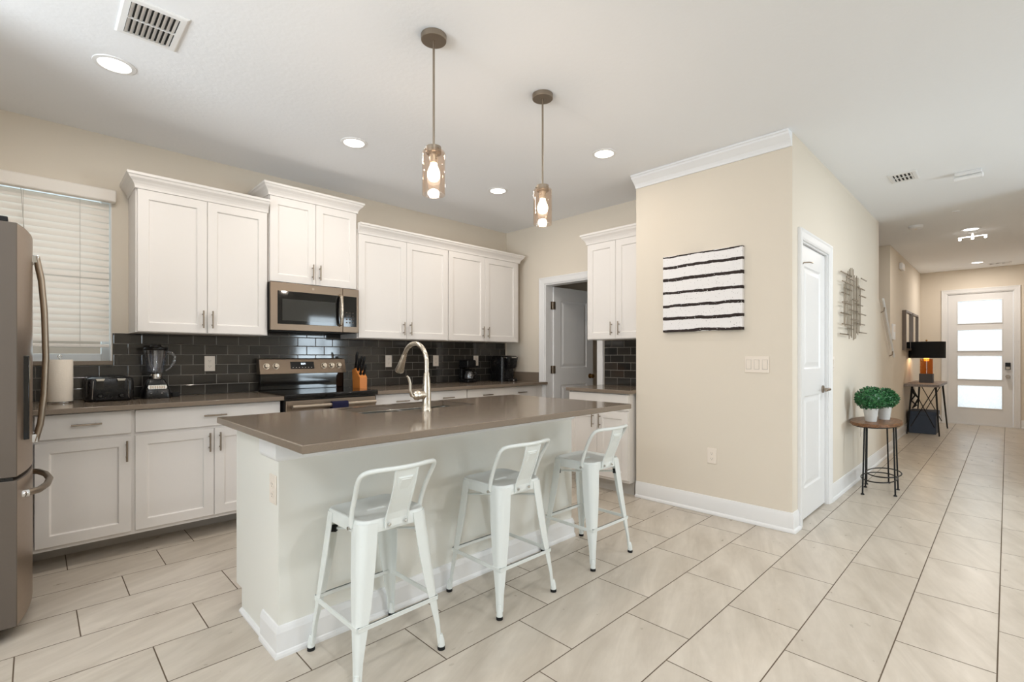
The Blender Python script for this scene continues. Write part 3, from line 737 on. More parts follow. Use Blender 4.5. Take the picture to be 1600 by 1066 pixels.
b = MB(); b.T = TP; b.box(1.555, 1.755, 0, .003, .042, .105); b.build('display', 'blackgl', cp)
b = MB(); b.T = TP
def seg7(b, ch, x, z, w, h, t):
    S = {'0': 'abcdef', '1': 'bc', '2': 'abged', '4': 'fgbc', '8': 'abcdefg', '6': 'afgedc', '3': 'abgcd', '5': 'afgcd'}[ch]
    q = {'a': (0, w, h - t, h), 'd': (0, w, 0, t), 'g': (0, w, h / 2 - t / 2, h / 2 + t / 2), 'f': (0, t, h / 2, h), 'b': (w - t, w, h / 2, h), 'e': (0, t, 0, h / 2), 'c': (w - t, w, 0, h / 2)}
    for s_ in S: a = q[s_]; b.box(x + a[0], x + a[1], .003, .0036, z + a[2], z + a[3])
for i, ch in enumerate('1204'): seg7(b, ch, 1.638 + i * .0105 + (.003 if i > 1 else 0), .080, .008, .014, .002)
b.build('clock_digits', 'digit', cp)
b = MB(); b.T = TP
for i in range(7): b.box(1.570 + i * .026, 1.580 + i * .026, .003, .0034, .052, .056)
b.build('panel_marks', 'plate', cp)
for x in (1.362, 1.437, 1.843, 1.912, 1.980):
    k = MB(); k.T = TP; k.tube([(x, 0, .068), (x, .004, .068)], .026, 20); k.tube([(x, .004, .068), (x, .024, .068), (x, .028, .068)], [.021, .0195, .017], 20)
    k.box(x - .003, x + .003, .027, .032, .050, .086); k.build('knob', 'nickel_l', cp, smooth=True)
MB().box(RX0 + .008, RX1 - .008, RYF, RYF + .02, .30, .878).build('oven_door', 'slate', rg, bevel=.004)
MB().box(RX0 + .08, RX1 - .08, RYF - .002, RYF, .40, .72).build('oven_window', 'blackgl', rg)
MB().box(RX0 + .008, RX1 - .008, RYF, RYF + .02, .07, .29).build('storage_drawer', 'slate', rg, bevel=.004)
b = MB().tube([(RX0 + .035, RYF - .05, .834), (RX1 - .035, RYF - .05, .834)], .0165, 16)
for x in (RX0 + .05, RX1 - .05): b.tube([(x, RYF + .002, .834), (x, RYF - .05, .834)], .012, 12)
b.build('oven_handle', 'nickel', rg, smooth=True)
b = MB(); tw0, tw1 = 1.636, 1.765
pr = [(RYF - .028, .60)] + [(RYF - .05 + .021 * math.cos(a), .834 + .021 * math.sin(a)) for a in [i * PI / 8 for i in range(9)]] + [(RYF - .071, .56)]
pr2 = [(y + (.004 if y > RYF - .05 else -.004), z + (.004 if z > .834 else 0)) for y, z in reversed(pr)]
b.prism(pr + pr2, tw0, tw1, 'x')
tag(b.build('dish_towel', 'navy'), 'navy dish towel folded over the oven handle', 'towel')

# ------------------------------------------------------------------ microwave
mw = thing('microwave', 'slate over-the-range microwave hanging beneath the short cabinet', 'microwave', (1.66, 4.17, 1.412))
MY = 3.985; mx0, mx1, mz0, mz1 = 1.300, 2.030, 1.412, 1.788
MB().box(mx0, mx1, MY + .02, YW - .012, mz0, mz1).build('housing', 'blackm', mw)
split = 1.885
MB().box(mx0, split - .001, MY, MY + .02, mz0, mz1).build('door', 'slate', mw, bevel=.003)
MB().box(mx0 + .052, split - .028, MY - .0025, MY, mz0 + .050, mz1 - .066).build('door_glass', 'blackgl', mw, bevel=.002)
mw.children[1]
b = MB().box(mx0 + .088, split - .068, MY - .0035, MY - .0025, mz0 + .078, mz1 - .128); b.build('door_window', 'mwwin', mw)
MB().box(split + .001, mx1, MY, MY + .02, mz0, mz1).build('control_frame', 'slate', mw, bevel=.003)
pn = MB().box(split + .006, mx1 - .022, MY - .0025, MY, mz0 + .050, mz1 - .066).build('control_panel', 'blackgl', mw)
b = MB()
for i in range(3):
    for j in range(4): b.box(split + .026 + i * .028, split + .040 + i * .028, MY - .003, MY - .0025, mz0 + .08 + j * .028, mz0 + .09 + j * .028)
b.build('button_marks', 'platedk', pn)
hp = [(split - .030, MY, mz0 + .058), (split - .030, MY - .034, mz0 + .066), (split - .030, MY - .048, mz0 + .13), (split - .030, MY - .052, (mz0 + mz1) / 2), (split - .030, MY - .048, mz1 - .135), (split - .030, MY - .034, mz1 - .075), (split - .030, MY, mz1 - .066)]
MB().tube(hp, .0125, 12).build('handle', 'nickel_l', mw, smooth=True)
MB().lathe([(.010, 0), (.010, .002)], (1.63, MY, mz1 - .030), 20, axis='y').build('round_badge', 'nickel', mw)
MB().box(mx0 + .02, mx1 - .02, MY + .03, YW - .03, mz0 - .006, mz0).build('vent_grille', 'blackm', mw)

# ------------------------------------------------------------------ refrigerator
fg = thing('refrigerator', 'tall slate french-door refrigerator at the left edge, seen side-on', 'refrigerator', (-.40, 3.31, 0))
FX = -.075; gy0_, gy1_ = 2.945, 3.672
MB().box(-.80, FX - .035, gy0_, gy1_, .03, 1.755).build('cabinet_body', 'fridge', fg, bevel=.004)
MB().box(-.78, FX - .06, gy0_ + .02, gy1_ - .02, 0, .03).build('base_grille', 'black', fg)
gm = (gy0_ + gy1_) / 2
def bowed(name, ya, yb_, z0, z1, y_lo, y_hi):
    front = []
    for i in range(9):
        y = ya + (yb_ - ya) * i / 8; t = (y - y_lo) / (y_hi - y_lo); front.append((FX + .022 + .046 * (1 - (2 * t - 1) ** 2), y))
    poly = front + [(FX - .03, yb_), (FX - .03, ya)]
    o = MB().loft([[(x, y, z0) for x, y in poly], [(x, y, z1) for x, y in poly]]).build(name, 'fridge', fg, bevel=.003)
    skin = [(x + .0012, y) for x, y in front]; skin[0] = (skin[0][0], ya + .004); skin[-1] = (skin[-1][0], yb_ - .004)
    sk_ = skin + [(x - .003, y) for x, y in reversed(skin)]
    MB().loft([[(x, y, z0 + .004) for x, y in sk_], [(x, y, z1 - .004) for x, y in sk_]]).build('front_skin', 'fridgefront', o, smooth=True)
    return o
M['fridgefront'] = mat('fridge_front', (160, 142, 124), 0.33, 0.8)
bowed('door', gy0_, gm - .002, .695, 1.775, gy0_, gy1_)
bowed('door', gm + .002, gy1_, .695, 1.775, gy0_, gy1_)
bowed('freezer_drawer', gy0_, gy1_, .06, .680, gy0_, gy1_)
MB().box(FX - .034, FX + .01, gy0_ + .004, gy1_ - .004, .681, .694).build('door_gasket', 'black', fg)
MB().box(FX - .07, FX - .005, gy0_ + .01, gy0_ + .09, 1.776, 1.798).box(FX - .12, FX - .07, gy0_ + .02, gy0_ + .08, 1.756, 1.790).build('hinge_cover', 'blackm', fg, bevel=.003)
dx = FX + .052
MB().box(dx - .03, dx + .0075, gy0_ + .08, gy0_ + .285, .84, 1.21).build('water_dispenser', 'blackgl', fg, bevel=.003)
MB().box(dx, dx + .0095, gy0_ + .10, gy0_ + .265, 1.10, 1.19).build('dispenser_panel', 'steel', fg)
for y in (gm - .045, gm + .045):
    hx = FX + .066
    P = [(hx + .012, y, .80), (hx + .030, y, .88), (hx + .043, y, 1.02), (hx + .049, y, 1.20), (hx + .044, y, 1.42), (hx + .033, y, 1.58), (hx + .016, y, 1.685)]
    hd = MB().tube(P, .0125, 14).build('door_handle', 'nickel', fg, smooth=True)
    MB().box(hx - .01, hx + .022, y - .012, y + .012, .795, .835).box(hx - .01, hx + .024, y - .012, y + .012, 1.655, 1.690).build('handle_mount', 'chrome', hd, bevel=.003)
hx = FX + .045
P = [(hx - .005, gy0_ + .07, .605), (hx + .045, gy0_ + .12, .605), (hx + .072, gy0_ + .22, .605), (hx + .084, gm, .605), (hx + .072, gy1_ - .22, .605), (hx + .045, gy1_ - .12, .605), (hx - .005, gy1_ - .07, .605)]
hd = MB().tube(P, .014, 14).build('drawer_handle', 'nickel', fg, smooth=True)
for y in (gy0_ + .07, gy1_ - .07): MB().tube([(hx - .03, y, .605), (hx + .012, y + (.012 if y < gm else -.012), .605)], .017, 14).build('handle_mount', 'chrome', hd, smooth=True)

# ------------------------------------------------------------------ small appliances
pt = thing('paper_towel_roll', 'paper towel roll standing on the worktop beside the refrigerator', 'paper towels', (.113, 4.16, .914))
MB().lathe([(.064, 0), (.066, .003), (.066, .008), (.010, .010)], (.113, 4.16, .914), 32).build('stand_base', 'chrome', pt, smooth=True)
MB().lathe([(.020, .0105), (.062, .0105), (.0635, .014), (.0635, .268), (.062, .272), (.020, .272)], (.113, 4.16, .914), 40, cap=False).build('roll', 'paper', pt, smooth=True)
MB().tube([(.113, 4.16, .920), (.113, 4.16, 1.198)], .004, 8).tube([(.113 + .010 * math.cos(a), 4.16, 1.206 + .009 * math.sin(a)) for a in [i * PI / 8 for i in range(16)]], .002, 6, closed=True).build('stand_rod', 'chrome', pt, smooth=True)

ts = thing('toaster', 'wide black four-slice toaster on the worktop', 'toaster', (.34, 4.20, .914))
tx0, tx1, ty0, ty1 = .232, .478, 4.085, 4.330; tz = .920
L = []
for ins, z in ((.004, 0), (0, .01), (0, .12), (.006, .142), (.02, .150)):
    L.append([(x, y, tz + z) for x, y in rrect((tx0 + tx1) / 2, (ty0 + ty1) / 2, (tx1 - tx0) / 2 - ins, (ty1 - ty0) / 2 - ins, .03, 5)])
MB().loft(L).build('body', 'black', ts, smooth=True)
for i, x in enumerate((tx0 + .045, tx0 + .095, tx1 - .095, tx1 - .045)): MB().box(x - .010, x + .010, ty0 + .035, ty1 - .035, tz + .1495, tz + .1512).build('bread_slot', 'dark', ts)
for x in (tx0 + .070, tx1 - .070):
    MB().box(x - .018, x + .018, ty0 - .001, ty0 + .004, tz + .072, tz + .130).build('lever_recess', 'blackgl', ts)
    MB().prism([(x - .024, tz + .142), (x + .024, tz + .142), (x + .018, tz + .126), (x - .018, tz + .126)], ty0 - .016, ty0 + .004, 'y').build('lever', 'steel', ts, bevel=.002)
    MB().lathe([(.014, 0), (.013, .008), (.010, .012)], (x, ty0, tz + .032), 20, axis='y').build('dial', 'black', ts, smooth=True)
for x in (tx0 + .030, tx1 - .030): MB().tube([(x, ty0 - .001, tz + .012), (x + (.006 if x < .35 else -.006), ty0 - .002, tz + .135)], .0025, 6).build('chrome_strip', 'chrome', ts)
b = MB()
for x in (tx0 + .03, tx1 - .03):
    for y in (ty0 + .03, ty1 - .03): b.tube([(x, y, .914), (x, y, .921)], .01, 10)
b.build('foot', 'rubber', ts)

bx_, by_ = .612, 4.215
bd = thing('blender', 'black countertop blender with clear jug and side handle', 'blender', (bx_, by_, .914))
L = []
for hx_, hy_, z in ((.082, .082, 0), (.084, .084, .012), (.078, .078, .05), (.062, .062, .10), (.050, .050, .125), (.044, .044, .132)):
    L.append([(x, y, .914 + z) for x, y in rrect(bx_, by_, hx_, hy_, hx_ * .35, 5)])
MB().loft(L).build('motor_base', 'black', bd, smooth=True)
TB = lambda u, n, z: (bx_ + u, by_ - .084 + (z * .20) - n, .914 + z)
b = MB(); b.T = TB; b.prism([(-.050, .066), (.050, .066), (.055, .080), (.050, .092), (-.050, .092), (-.055, .080)], -.004, .003, 'y'); pnl = b.build('button_panel', 'steel', bd)
for i in range(7):
    b = MB(); b.T = TB; b.box(-.042 + i * .0128, -.034 + i * .0128, .003, .006, .070, .088); b.build('button', 'nickel', pnl)
b = MB(); b.T = TB; b.box(-.025, .026, .002, .0035, .040, .0435).box(.020, .028, .002, .0035, .036, .048).box(-.040, -.034, .002, .0035, .036, .043); b.build('white_badge_mark', 'plate', bd)
MB().lathe([(.040, .132), (.042, .140), (.040, .168), (.043, .172)], (bx_, by_, .914), 28).build('collar', 'chrome', bd, smooth=True)
MB().lathe([(.044, .172), (.050, .180), (.056, .22), (.066, .30), (.071, .338), (.0695, .338), (.064, .30), (.054, .22), (.047, .182), (.012, .178)], (bx_, by_, .914), 32, cap=False).build('jug', 'jug', bd, smooth=True)
MB().lathe([(.070, .334), (.073, .338), (.073, .352), (.066, .358), (.034, .360), (.032, .374), (.030, .376)], (bx_, by_, .914), 32).build('lid', 'black', bd, smooth=True)
MB().tube([(bx_ + .062, by_, .914 + .325), (bx_ + .094, by_, .914 + .318), (bx_ + .112, by_, .914 + .29), (bx_ + .108, by_, .914 + .25), (bx_ + .085, by_, .914 + .21), (bx_ + .058, by_, .914 + .19)], [.010, .012, .012, .011, .010, .008], 12).build('jug_handle', 'jug', bd, smooth=True)
MB().tube([(bx_ - .075, by_ + .02, .919), (bx_ - .11, by_ + .0, .918), (bx_ - .095, by_ - .03, .918), (bx_ - .12, by_ - .04, .918), (bx_ - .13, by_ + .02, .918)], .0035, 6).build('power_cord', 'rubber', bd, smooth=True)
MB().box(bx_ + .095, bx_ + .140, by_ - .02, by_ + .03, .914, .945).tube([(bx_ + .08, by_, .925), (bx_ + .10, by_, .922)], .004, 6).build('plug', 'rubber', bd, bevel=.004)

# knife block
kx, ky = 2.106, 4.12
kn = thing('knife_block', 'orange-toned wooden knife block beside the range', 'knife block', (kx, ky, .914))
MB().prism([(ky - .075, .914), (ky + .06, .914), (ky + .075, 1.085), (ky + .015, 1.10), (ky - .075, 1.018)], kx - .036, kx + .036, 'x').build('block', 'orange', kn, bevel=.003)
TKs = [(-.020, .040, .165), (.014, .040, .125), (-.018, -.005, .115), (.018, -.005, .135), (-.016, -.048, .09), (.014, -.048, .10)]
KL = ['black-handled knife standing tallest at the rear left of the knife block', 'black-handled knife at the rear right of the knife block', 'black-handled knife at the left of the middle row of the knife block', 'black-handled knife at the right of the middle row of the knife block', 'short black knife at the front left of the knife block', 'short black knife at the front right of the knife block']
for i, (dx_, dy_, L_) in enumerate(TKs):
    z0 = {.040: 1.088, -.005: 1.078, -.048: 1.040}[dy_]
    p0 = Vector((kx + dx_, ky + dy_, z0)); ax = Vector(((.10 if dx_ > 0 else -.03), -.30, 1)).normalized()
    kf = thing('kitchen_knife', KL[i], 'knife', tuple(p0), 'knives in the knife block')
    q = p0 + ax * L_
    MB().tube([p0, p0 + ax * .01, p0 + ax * L_ * .5, q - ax * .025, q], [.010, .0115, .0095, .0125, .007], 10).build('handle', 'black', kf, smooth=True)
    MB().tube([p0 - ax * .003, p0 + ax * .004], .0112, 8).build('bolster', 'steel', kf)

# drip coffee maker
cx_, cy_ = 3.455, 4.235
cm = thing('drip_coffee_maker', 'small black drip coffee maker with glass carafe on the worktop', 'coffee maker', (cx_, cy_, .914))
MB().box(cx_ - .062, cx_ + .062, cy_ - .095, cy_ + .07, .914, .950).build('warming_base', 'black', cm, bevel=.008)
MB().box(cx_ - .060, cx_ + .060, cy_ + .022, cy_ + .07, .950, 1.075).build('water_tank', 'black', cm, bevel=.006)
MB().box(cx_ - .064, cx_ + .064, cy_ - .085, cy_ + .07, 1.075, 1.165).build('brew_head', 'black', cm, bevel=.012)
cf = MB().lathe([(.042, 0), (.054, .008), (.056, .04), (.048, .075), (.038, .09), (.036, .09), (.046, .072), (.053, .04), (.050, .010)], (cx_, cy_ - .035, .951), 28, cap=False).build('carafe', 'jug', cm, smooth=True)
MB().lathe([(.058, .046), (.058, .052)], (cx_, cy_ - .035, .951), 28).build('carafe_band', 'chrome', cf)
MB().lathe([(.040, .088), (.041, .098), (.03, .104)], (cx_, cy_ - .035, .951), 28).build('carafe_lid', 'black', cf)
MB().tube([(cx_ + .045, cy_ - .07, 1.03), (cx_ + .062, cy_ - .088, 1.02), (cx_ + .064, cy_ - .09, .985), (cx_ + .05, cy_ - .075, .97)], .006, 8).build('carafe_handle', 'black', cf, smooth=True)
# pod coffee maker
px_, py_ = 3.96, 4.16
pm = thing('pod_coffee_maker', 'larger black single-serve coffee machine with silver lid ring in the corner', 'coffee machine', (px_, py_, .914))
MB().loft([[(x, y, z) for x, y in rrect(px_, py_ + .04, .105 - i_, .115 - i_, .045, 5)] for i_, z in ((0, .914), (0, 1.16), (.004, 1.195), (.02, 1.215))]).build('body', 'black', pm, smooth=True)
MB().loft([[(x, y, z) for x, y in rrect(px_ + .0, py_ - .10, .075 + i_, .055 + i_, .04, 5)] for i_, z in ((-.012, 1.065), (0, 1.09), (.008, 1.17), (.010, 1.195), (-.008, 1.212))]).build('brew_head', 'black', pm, smooth=True)
MB().tube([(px_ + .088 * math.cos(a), py_ - .098 + .068 * math.sin(a), 1.190) for a in [PI + i * PI / 12 for i in range(13)]], .007, 10).build('lid_ring', 'chrome', pm, smooth=True)
MB().box(px_ - .07, px_ + .07, py_ - .15, py_ - .05, .914, .945).build('drip_tray', 'black', pm, bevel=.008)
MB().tube([(px_, py_ - .152, .929), (px_, py_ - .156, .929)], .008, 12).build('tray_badge', 'chrome', pm)

# ------------------------------------------------------------------ bar stools
def make_stool(bumpers=True):
    s = thing('bar_stool', '', 'stool', (0, 0, 0)); SH = .590
    hs = .148; n = 10
    def rr(h, z, r=.045): return [(x, y, z) for x, y in rrect(0, 0, h, h, r, n)]
    def slot(hx, hy, z): 
        P = rrect(0, 0, hx, hy, min(hx, hy) * .98, n); return [(x, y, z) for x, y in P]
    L = [rr(hs - .002, SH - .052), rr(hs, SH - .050), rr(hs, SH - .008), rr(hs - .003, SH - .002), rr(hs - .009, SH), rr(hs - .014, SH - .002), rr(hs - .02, SH - .007, .04), rr(.09, SH - .010, .04), slot(.042, .012, SH - .010), slot(.040, .010, SH - .013), slot(.040, .010, SH - .022)]
    MB().loft(L, cap=False).loft([rr(hs - .003, SH - .052), rr(hs - .003, SH - .012), rr(.09, SH - .014, .04), slot(.040, .010, SH - .014)], cap=False).build('seat', 'stool', s, smooth=True)
    for sx in (-1, 1):
        for sy in (-1, 1):
            loops = []
            for t in (0, .12, .3, .5, .7, .86, .94):
                z = (SH - .012) * (1 - t) + .025 * t if t < .94 else .030
                cpos = .150 + (.196 - .150) * t
                w = .071 * (1 - t) + .020 * t + .010 * math.sin(PI * min(1, t * 1.2)) ; r_ = max(.010, .040 * (1 - t) + .010 * t)
                w = max(w, r_ + .003)
                out = [(cpos - w, cpos)] + arc(cpos - r_, cpos - r_, r_, PI / 2, 0, 6) + [(cpos, cpos - w)]
                ri = max(.006, r_ - .004)
                inn = [(cpos - .004, cpos - w)] + arc(cpos - .004 - ri, cpos - .004 - ri, ri, 0, PI / 2, 6) + [(cpos - w, cpos - .004)]
                loops.append([(sx * x, sy * y, z) for x, y in out + inn])
            lg = MB().loft(loops).build('leg', 'stool', s, smooth=True)
            fx_ = .196 * .985 - .006
            MB().tube([(sx * fx_, sy * fx_, .062), (sx * (fx_ + .001), sy * (fx_ + .001), .04), (sx * (fx_ + .002), sy * (fx_ + .002), .014)], [.008, .0135, .015], 14).build('foot_cap', 'stool', lg, smooth=True)
            MB().tube([(sx * (fx_ + .002), sy * (fx_ + .002), .014), (sx * (fx_ + .002), sy * (fx_ + .002), 0)], .0155, 14).build('rubber_foot', 'rubber', lg)
            if bumpers:
                c_ = .122
                o = MB().box(-.011, .011, -.011, .011, 0, .024).build('rubber_bumper', 'rubber', lg)
                o.location = (sx * c_, sy * c_, .488); o.rotation_euler = (0, 0, PI / 4)
    zb = .215; q = .178
    for (a, c_) in (((-q, -q), (q, -q)), ((q, -q), (q, q)), ((q, q), (-q, q)), ((-q, q), (-q, -q))):
        ax = abs(a[0] - c_[0]) > .01
        b = MB()
        if ax: b.box(-q, q, a[1] - .004, a[1] + .004, zb - .009, zb + .009).box(-q, q, a[1] + (-.004 if a[1] > 0 else -.006), a[1] + (.006 if a[1] > 0 else .004), zb + .005, zb + .009)
        else: b.box(a[0] - .004, a[0] + .004, -q + .004, q - .004, zb - .009, zb + .009)
        b.build('stretcher', 'stool', s, bevel=.0015)
    MB().tube([(-.146, -.146, .500), (.146, .146, .500)], .0055, 10).build('brace_rod', 'stool', s, smooth=True)
    MB().tube([(-.146, .146, .500), (.146, -.146, .500)], .0055, 10).build('brace_rod', 'stool', s, smooth=True)
    # low backrest on the -Y side
    P = [(-.1535, -.082, SH - .030), (-.156, -.090, SH + .02), (-.160, -.125, SH + .10), (-.168, -.160, SH + .158), (-.164, -.176, SH + .182), (-.148, -.190, SH + .194), (-.11, -.207, SH + .198), (-.05, -.222, SH + .198), (0, -.226, SH + .198)]
    P = P + [(-x, y, z) for x, y, z in reversed(P[:-1])]
    # smooth the path
    Q = [Vector(p) for p in P]
    for _ in range(2):
        N = [Q[0]]
        for i in range(len(Q) - 1): N += [Q[i] * .75 + Q[i + 1] * .25, Q[i] * .25 + Q[i + 1] * .75]
        Q = N + [Q[-1]]
    MB().tube(Q, .0095, 12).build('back_rail', 'stool', s, smooth=True)
    loops = []
    for y, z, w in ((-.1510, SH - .040, .054), (-.1510, SH - .012, .054), (-.158, SH + .015, .051), (-.185, SH + .075, .049), (-.206, SH + .13, .050), (-.222, SH + .19, .052)):
        loops.append([(-w, y - .001, z), (-w, y - .007, z), (-w + .006, y - .0075, z), (-w + .0075, y - .0035, z), (w - .0075, y - .0035, z), (w - .006, y - .0075, z), (w, y - .007, z), (w, y - .001, z)])
    sp = MB().loft(loops).build('back_splat', 'stool', s)
    def onsp(t): return (-.163 - .0565 * t, SH + .025 + .145 * t)
    for t0, t1, w in ((.05, .95, .033),):
        (ya, za), (yb2, zb2) = onsp(t0), onsp(t1)
        Lp = []
        for ins, dn in ((0, .000), (.002, .0045), (.006, .0055), (.010, .0035), (.013, .0045)):
            Lp.append([(-w + ins, ya - dn, za + ins), (w - ins, ya - dn, za + ins), (w - ins, yb2 - dn, zb2 - ins), (-w + ins, yb2 - dn, zb2 - ins)])
        b = MB().loft(Lp, cap=False); b.add(Lp[-1], [(0, 1, 2, 3)]); b.build('splat_emboss', 'stool', sp, smooth=False)
    for x, y in ((-.036, -.1595), (.036, -.1595)):
        MB().lathe([(.0065, 0), (.0065, .003), (.004, .005)], (x, y, SH - .028), 12, axis='y').build('bolt', 'steel', s)
    for sx in (-1, 1): MB().tube([(sx * .155, -.082, SH - .030), (sx * .168, -.082, SH - .030)], .0065, 12).build('bolt', 'steel', s)
    return s
s1 = make_stool(True); s1.location = (1.005, 1.821, 0); s1['_o'] = (0, 0, 0)
s1['label'] = 'white metal bar stool nearest the camera, at the left end of the island'
s2 = make_stool(False); s2.location = (1.712, 1.821, 0)
s2['label'] = 'white metal bar stool in the middle of the three at the island'
s3 = dup(s1, (2.435, 1.821, 0)); s3['label'] = 'white metal bar stool farthest along the island, near the nook cabinet'
for q in (s1, s2, s3): q['group'] = 'white metal bar stools at the island'; q.rotation_euler = (0, 0, 0)
s1.rotation_euler = (0, 0, .02); s3.rotation_euler = (0, 0, -.01)

# ------------------------------------------------------------------ ceiling fixtures
def can(x, y, label, power, col=(1.0, .90, .78), r=.068):
    t = thing('recessed_light', label, 'ceiling light', (x, y, H), 'recessed ceiling lights')
    MB().lathe([(r, -.0015), (r + .004, -.006), (r + .022, -.004), (r + .024, -.0005), (r, -.0005)], (x, y, H), 40, cap=False).build('trim_ring', 'trim', t, smooth=True)
    MB().lathe([(r, -.004), (r, -.0005)], (x, y, H), 40).build('lens', 'lampface', t)
    d = bpy.data.lights.new('recessed_lamp', 'AREA'); d.shape = 'DISK'; d.size = .14; d.energy = power; d.color = col; d.spread = PI
    o = bpy.data.objects.new('recessed_lamp', d); C.objects.link(o); o.location = (x, y, H - .012)
    return t
WARM = (1.0, .91, .82)
can(.301, 3.292, 'round recessed ceiling light near the white air register, leftmost', 7, WARM)
can(1.639, 3.290, 'round recessed ceiling light above the range side, left of the pendants', 8, WARM)
can(3.066, 3.308, 'round recessed ceiling light between the two pendants, toward the corner', 7.5, WARM)
can(3.079, 2.139, 'round recessed ceiling light right of both pendants, before the picture wall', 3.6, WARM)
can(8.064, .307, 'round recessed hall ceiling light just above the small three-lamp bar', 11, WARM)
can(10.995, .342, 'round recessed hall ceiling light farthest away, by the entry', 14, WARM)
# unseen fill cans added over the living side to brighten floor and ceiling
for x, y in ((.5, .2), (2.2, -.6), (4.6, -.4), (-1.6, .9), (-1.3, -1.4)): can(x, y, 'unseen round recessed ceiling light added over the living side as fill', 17, (.97, .98, 1.0))

def register(label, x0, x1, y0, y1, along='x', nl=9, rows=2):
    t = thing('air_register', label, 'air vent', ((x0 + x1) / 2, (y0 + y1) / 2, H), None)
    L = [[(x0, y0, H - .0005), (x1, y0, H - .0005), (x1, y1, H - .0005), (x0, y1, H - .0005)]]
    e = .03
    fr = MB(); fr.loft([[(x0 + i, y0 + i, H - z), (x1 - i, y0 + i, H - z), (x1 - i, y1 - i, H - z), (x0 + i, y1 - i, H - z)] for i, z in ((0, .0005), (0, .004), (.008, .008), (e, .009), (e, .0005))], cap=False)
    fr.build('frame', 'trim', t)
    MB().box(x0 + e, x1 - e, y0 + e, y1 - e, H - .0022, H - .0008).build('duct_opening', 'dark', t)
    if along == 'y':   # blades across the short way, split in two rows
        p = (x1 - x0 - 2 * e) / nl
        for i in range(nl):
            c_ = x0 + e + p * (i + .5)
            for ya, yb2 in ((y0 + e, (y0 + y1) / 2 - .004), ((y0 + y1) / 2 + .004, y1 - e)):
                MB().hexa([(c_ - p * .44, ya, H - .012), (c_ + p * .26, ya, H - .003), (c_ + p * .26, yb2, H - .003), (c_ - p * .44, yb2, H - .012)],
                          [(c_ - p * .40, ya, H - .0105), (c_ + p * .30, ya, H - .0024), (c_ + p * .30, yb2, H - .0024), (c_ - p * .40, yb2, H - .0105)]).build('louvre', 'trim', t)
        MB().box(x0 + e, x1 - e, (y0 + y1) / 2 - .003, (y0 + y1) / 2 + .003, H - .0095, H - .0024).build('divider', 'trim', t)
    if along == 'x':
        for i in range(nl):
            c_ = y0 + e + (y1 - y0 - 2 * e) * (i + .5) / nl; p = (y1 - y0 - 2 * e) / nl
            MB().hexa([(x0 + e, c_ - p * .42, H - .0075), (x1 - e, c_ - p * .42, H - .0075), (x1 - e, c_ + p * .12, H - .003), (x0 + e, c_ + p * .12, H - .003)][::1],
                      [(x0 + e, c_ - p * .38, H - .0065), (x1 - e, c_ - p * .38, H - .0065), (x1 - e, c_ + p * .16, H - .0024), (x0 + e, c_ + p * .16, H - .0024)]).build('louvre', 'trim', t)
        MB().box((x0 + x1) / 2 - .003, (x0 + x1) / 2 + .003, y0 + e, y1 - e, H - .0085, H - .0024).build('divider', 'trim', t)
    return t
register('large white louvred air register at the top left of the ceiling', .268, .507, 2.610, 2.935, 'y')
register('small white louvred air register on the hall ceiling', 5.165, 5.43, .525, .715, nl=5)
register('dark slot air register at the far end of the hall ceiling', 11.25, 11.42, -.055, .235, nl=3)

def pendant(x, y, label):
    t = thing('pendant_light', label, 'pendant light', (x, y, H), 'island pendants')
    MB().lathe([(.058, -.026), (.060, -.024), (.061, -.004), (.061, -.0005)], (x, y, H), 36).build('canopy', 'nickel', t, smooth=True)
    MB().tube([(x, y, H - .026), (x, y, 2.205)], .0055, 10).build('stem', 'nickel', t, smooth=True)
    MB().lathe([(.004, 2.212), (.036, 2.210), (.037, 2.180), (.034, 2.178), (.034, 2.176)], (x, y, 0), 32).build('socket_cap', 'nickel', t, smooth=True)
    for k in range(3):
        a = .5 + k * 2 * PI / 3; MB().tube([(x + .036 * math.cos(a), y + .036 * math.sin(a), 2.196), (x + .044 * math.cos(a), y + .044 * math.sin(a), 2.196)], .004, 8).build('thumb_screw', 'nickel', t)
    MB().lathe([(.038, 2.188), (.0525, 2.186), (.0545, 2.180), (.0545, 1.983), (.0535, 1.980), (.0520, 1.983), (.0520, 2.178), (.038, 2.183)], (x, y, 0), 40, cap=False).build('glass_shade', 'shadeglass', t, smooth=True)
    MB().lathe([(.019, 2.176), (.019, 2.135), (.016, 2.132)], (x, y, 0), 20).build('lamp_holder', 'nickel_l', t, smooth=True)
    MB().lathe([(.016, 2.132), (.017, 2.122), (.021, 2.112), (.029, 2.092), (.031, 2.076), (.028, 2.060), (.018, 2.048), (.004, 2.043)], (x, y, 0), 24).build('bulb', 'bulb', t, smooth=True)
    d = bpy.data.lights.new('pendant_lamp', 'POINT'); d.energy = 6; d.color = (1, .90, .80); d.shadow_soft_size = .03
    o = bpy.data.objects.new('pendant_lamp', d); C.objects.link(o); o.location = (x, y, 2.0)
pendant(1.365, 1.925, 'clear glass cylinder pendant over the island, the nearer and larger one')
pendant(2.130, 1.912, 'clear glass cylinder pendant over the island, the farther one toward the picture wall')

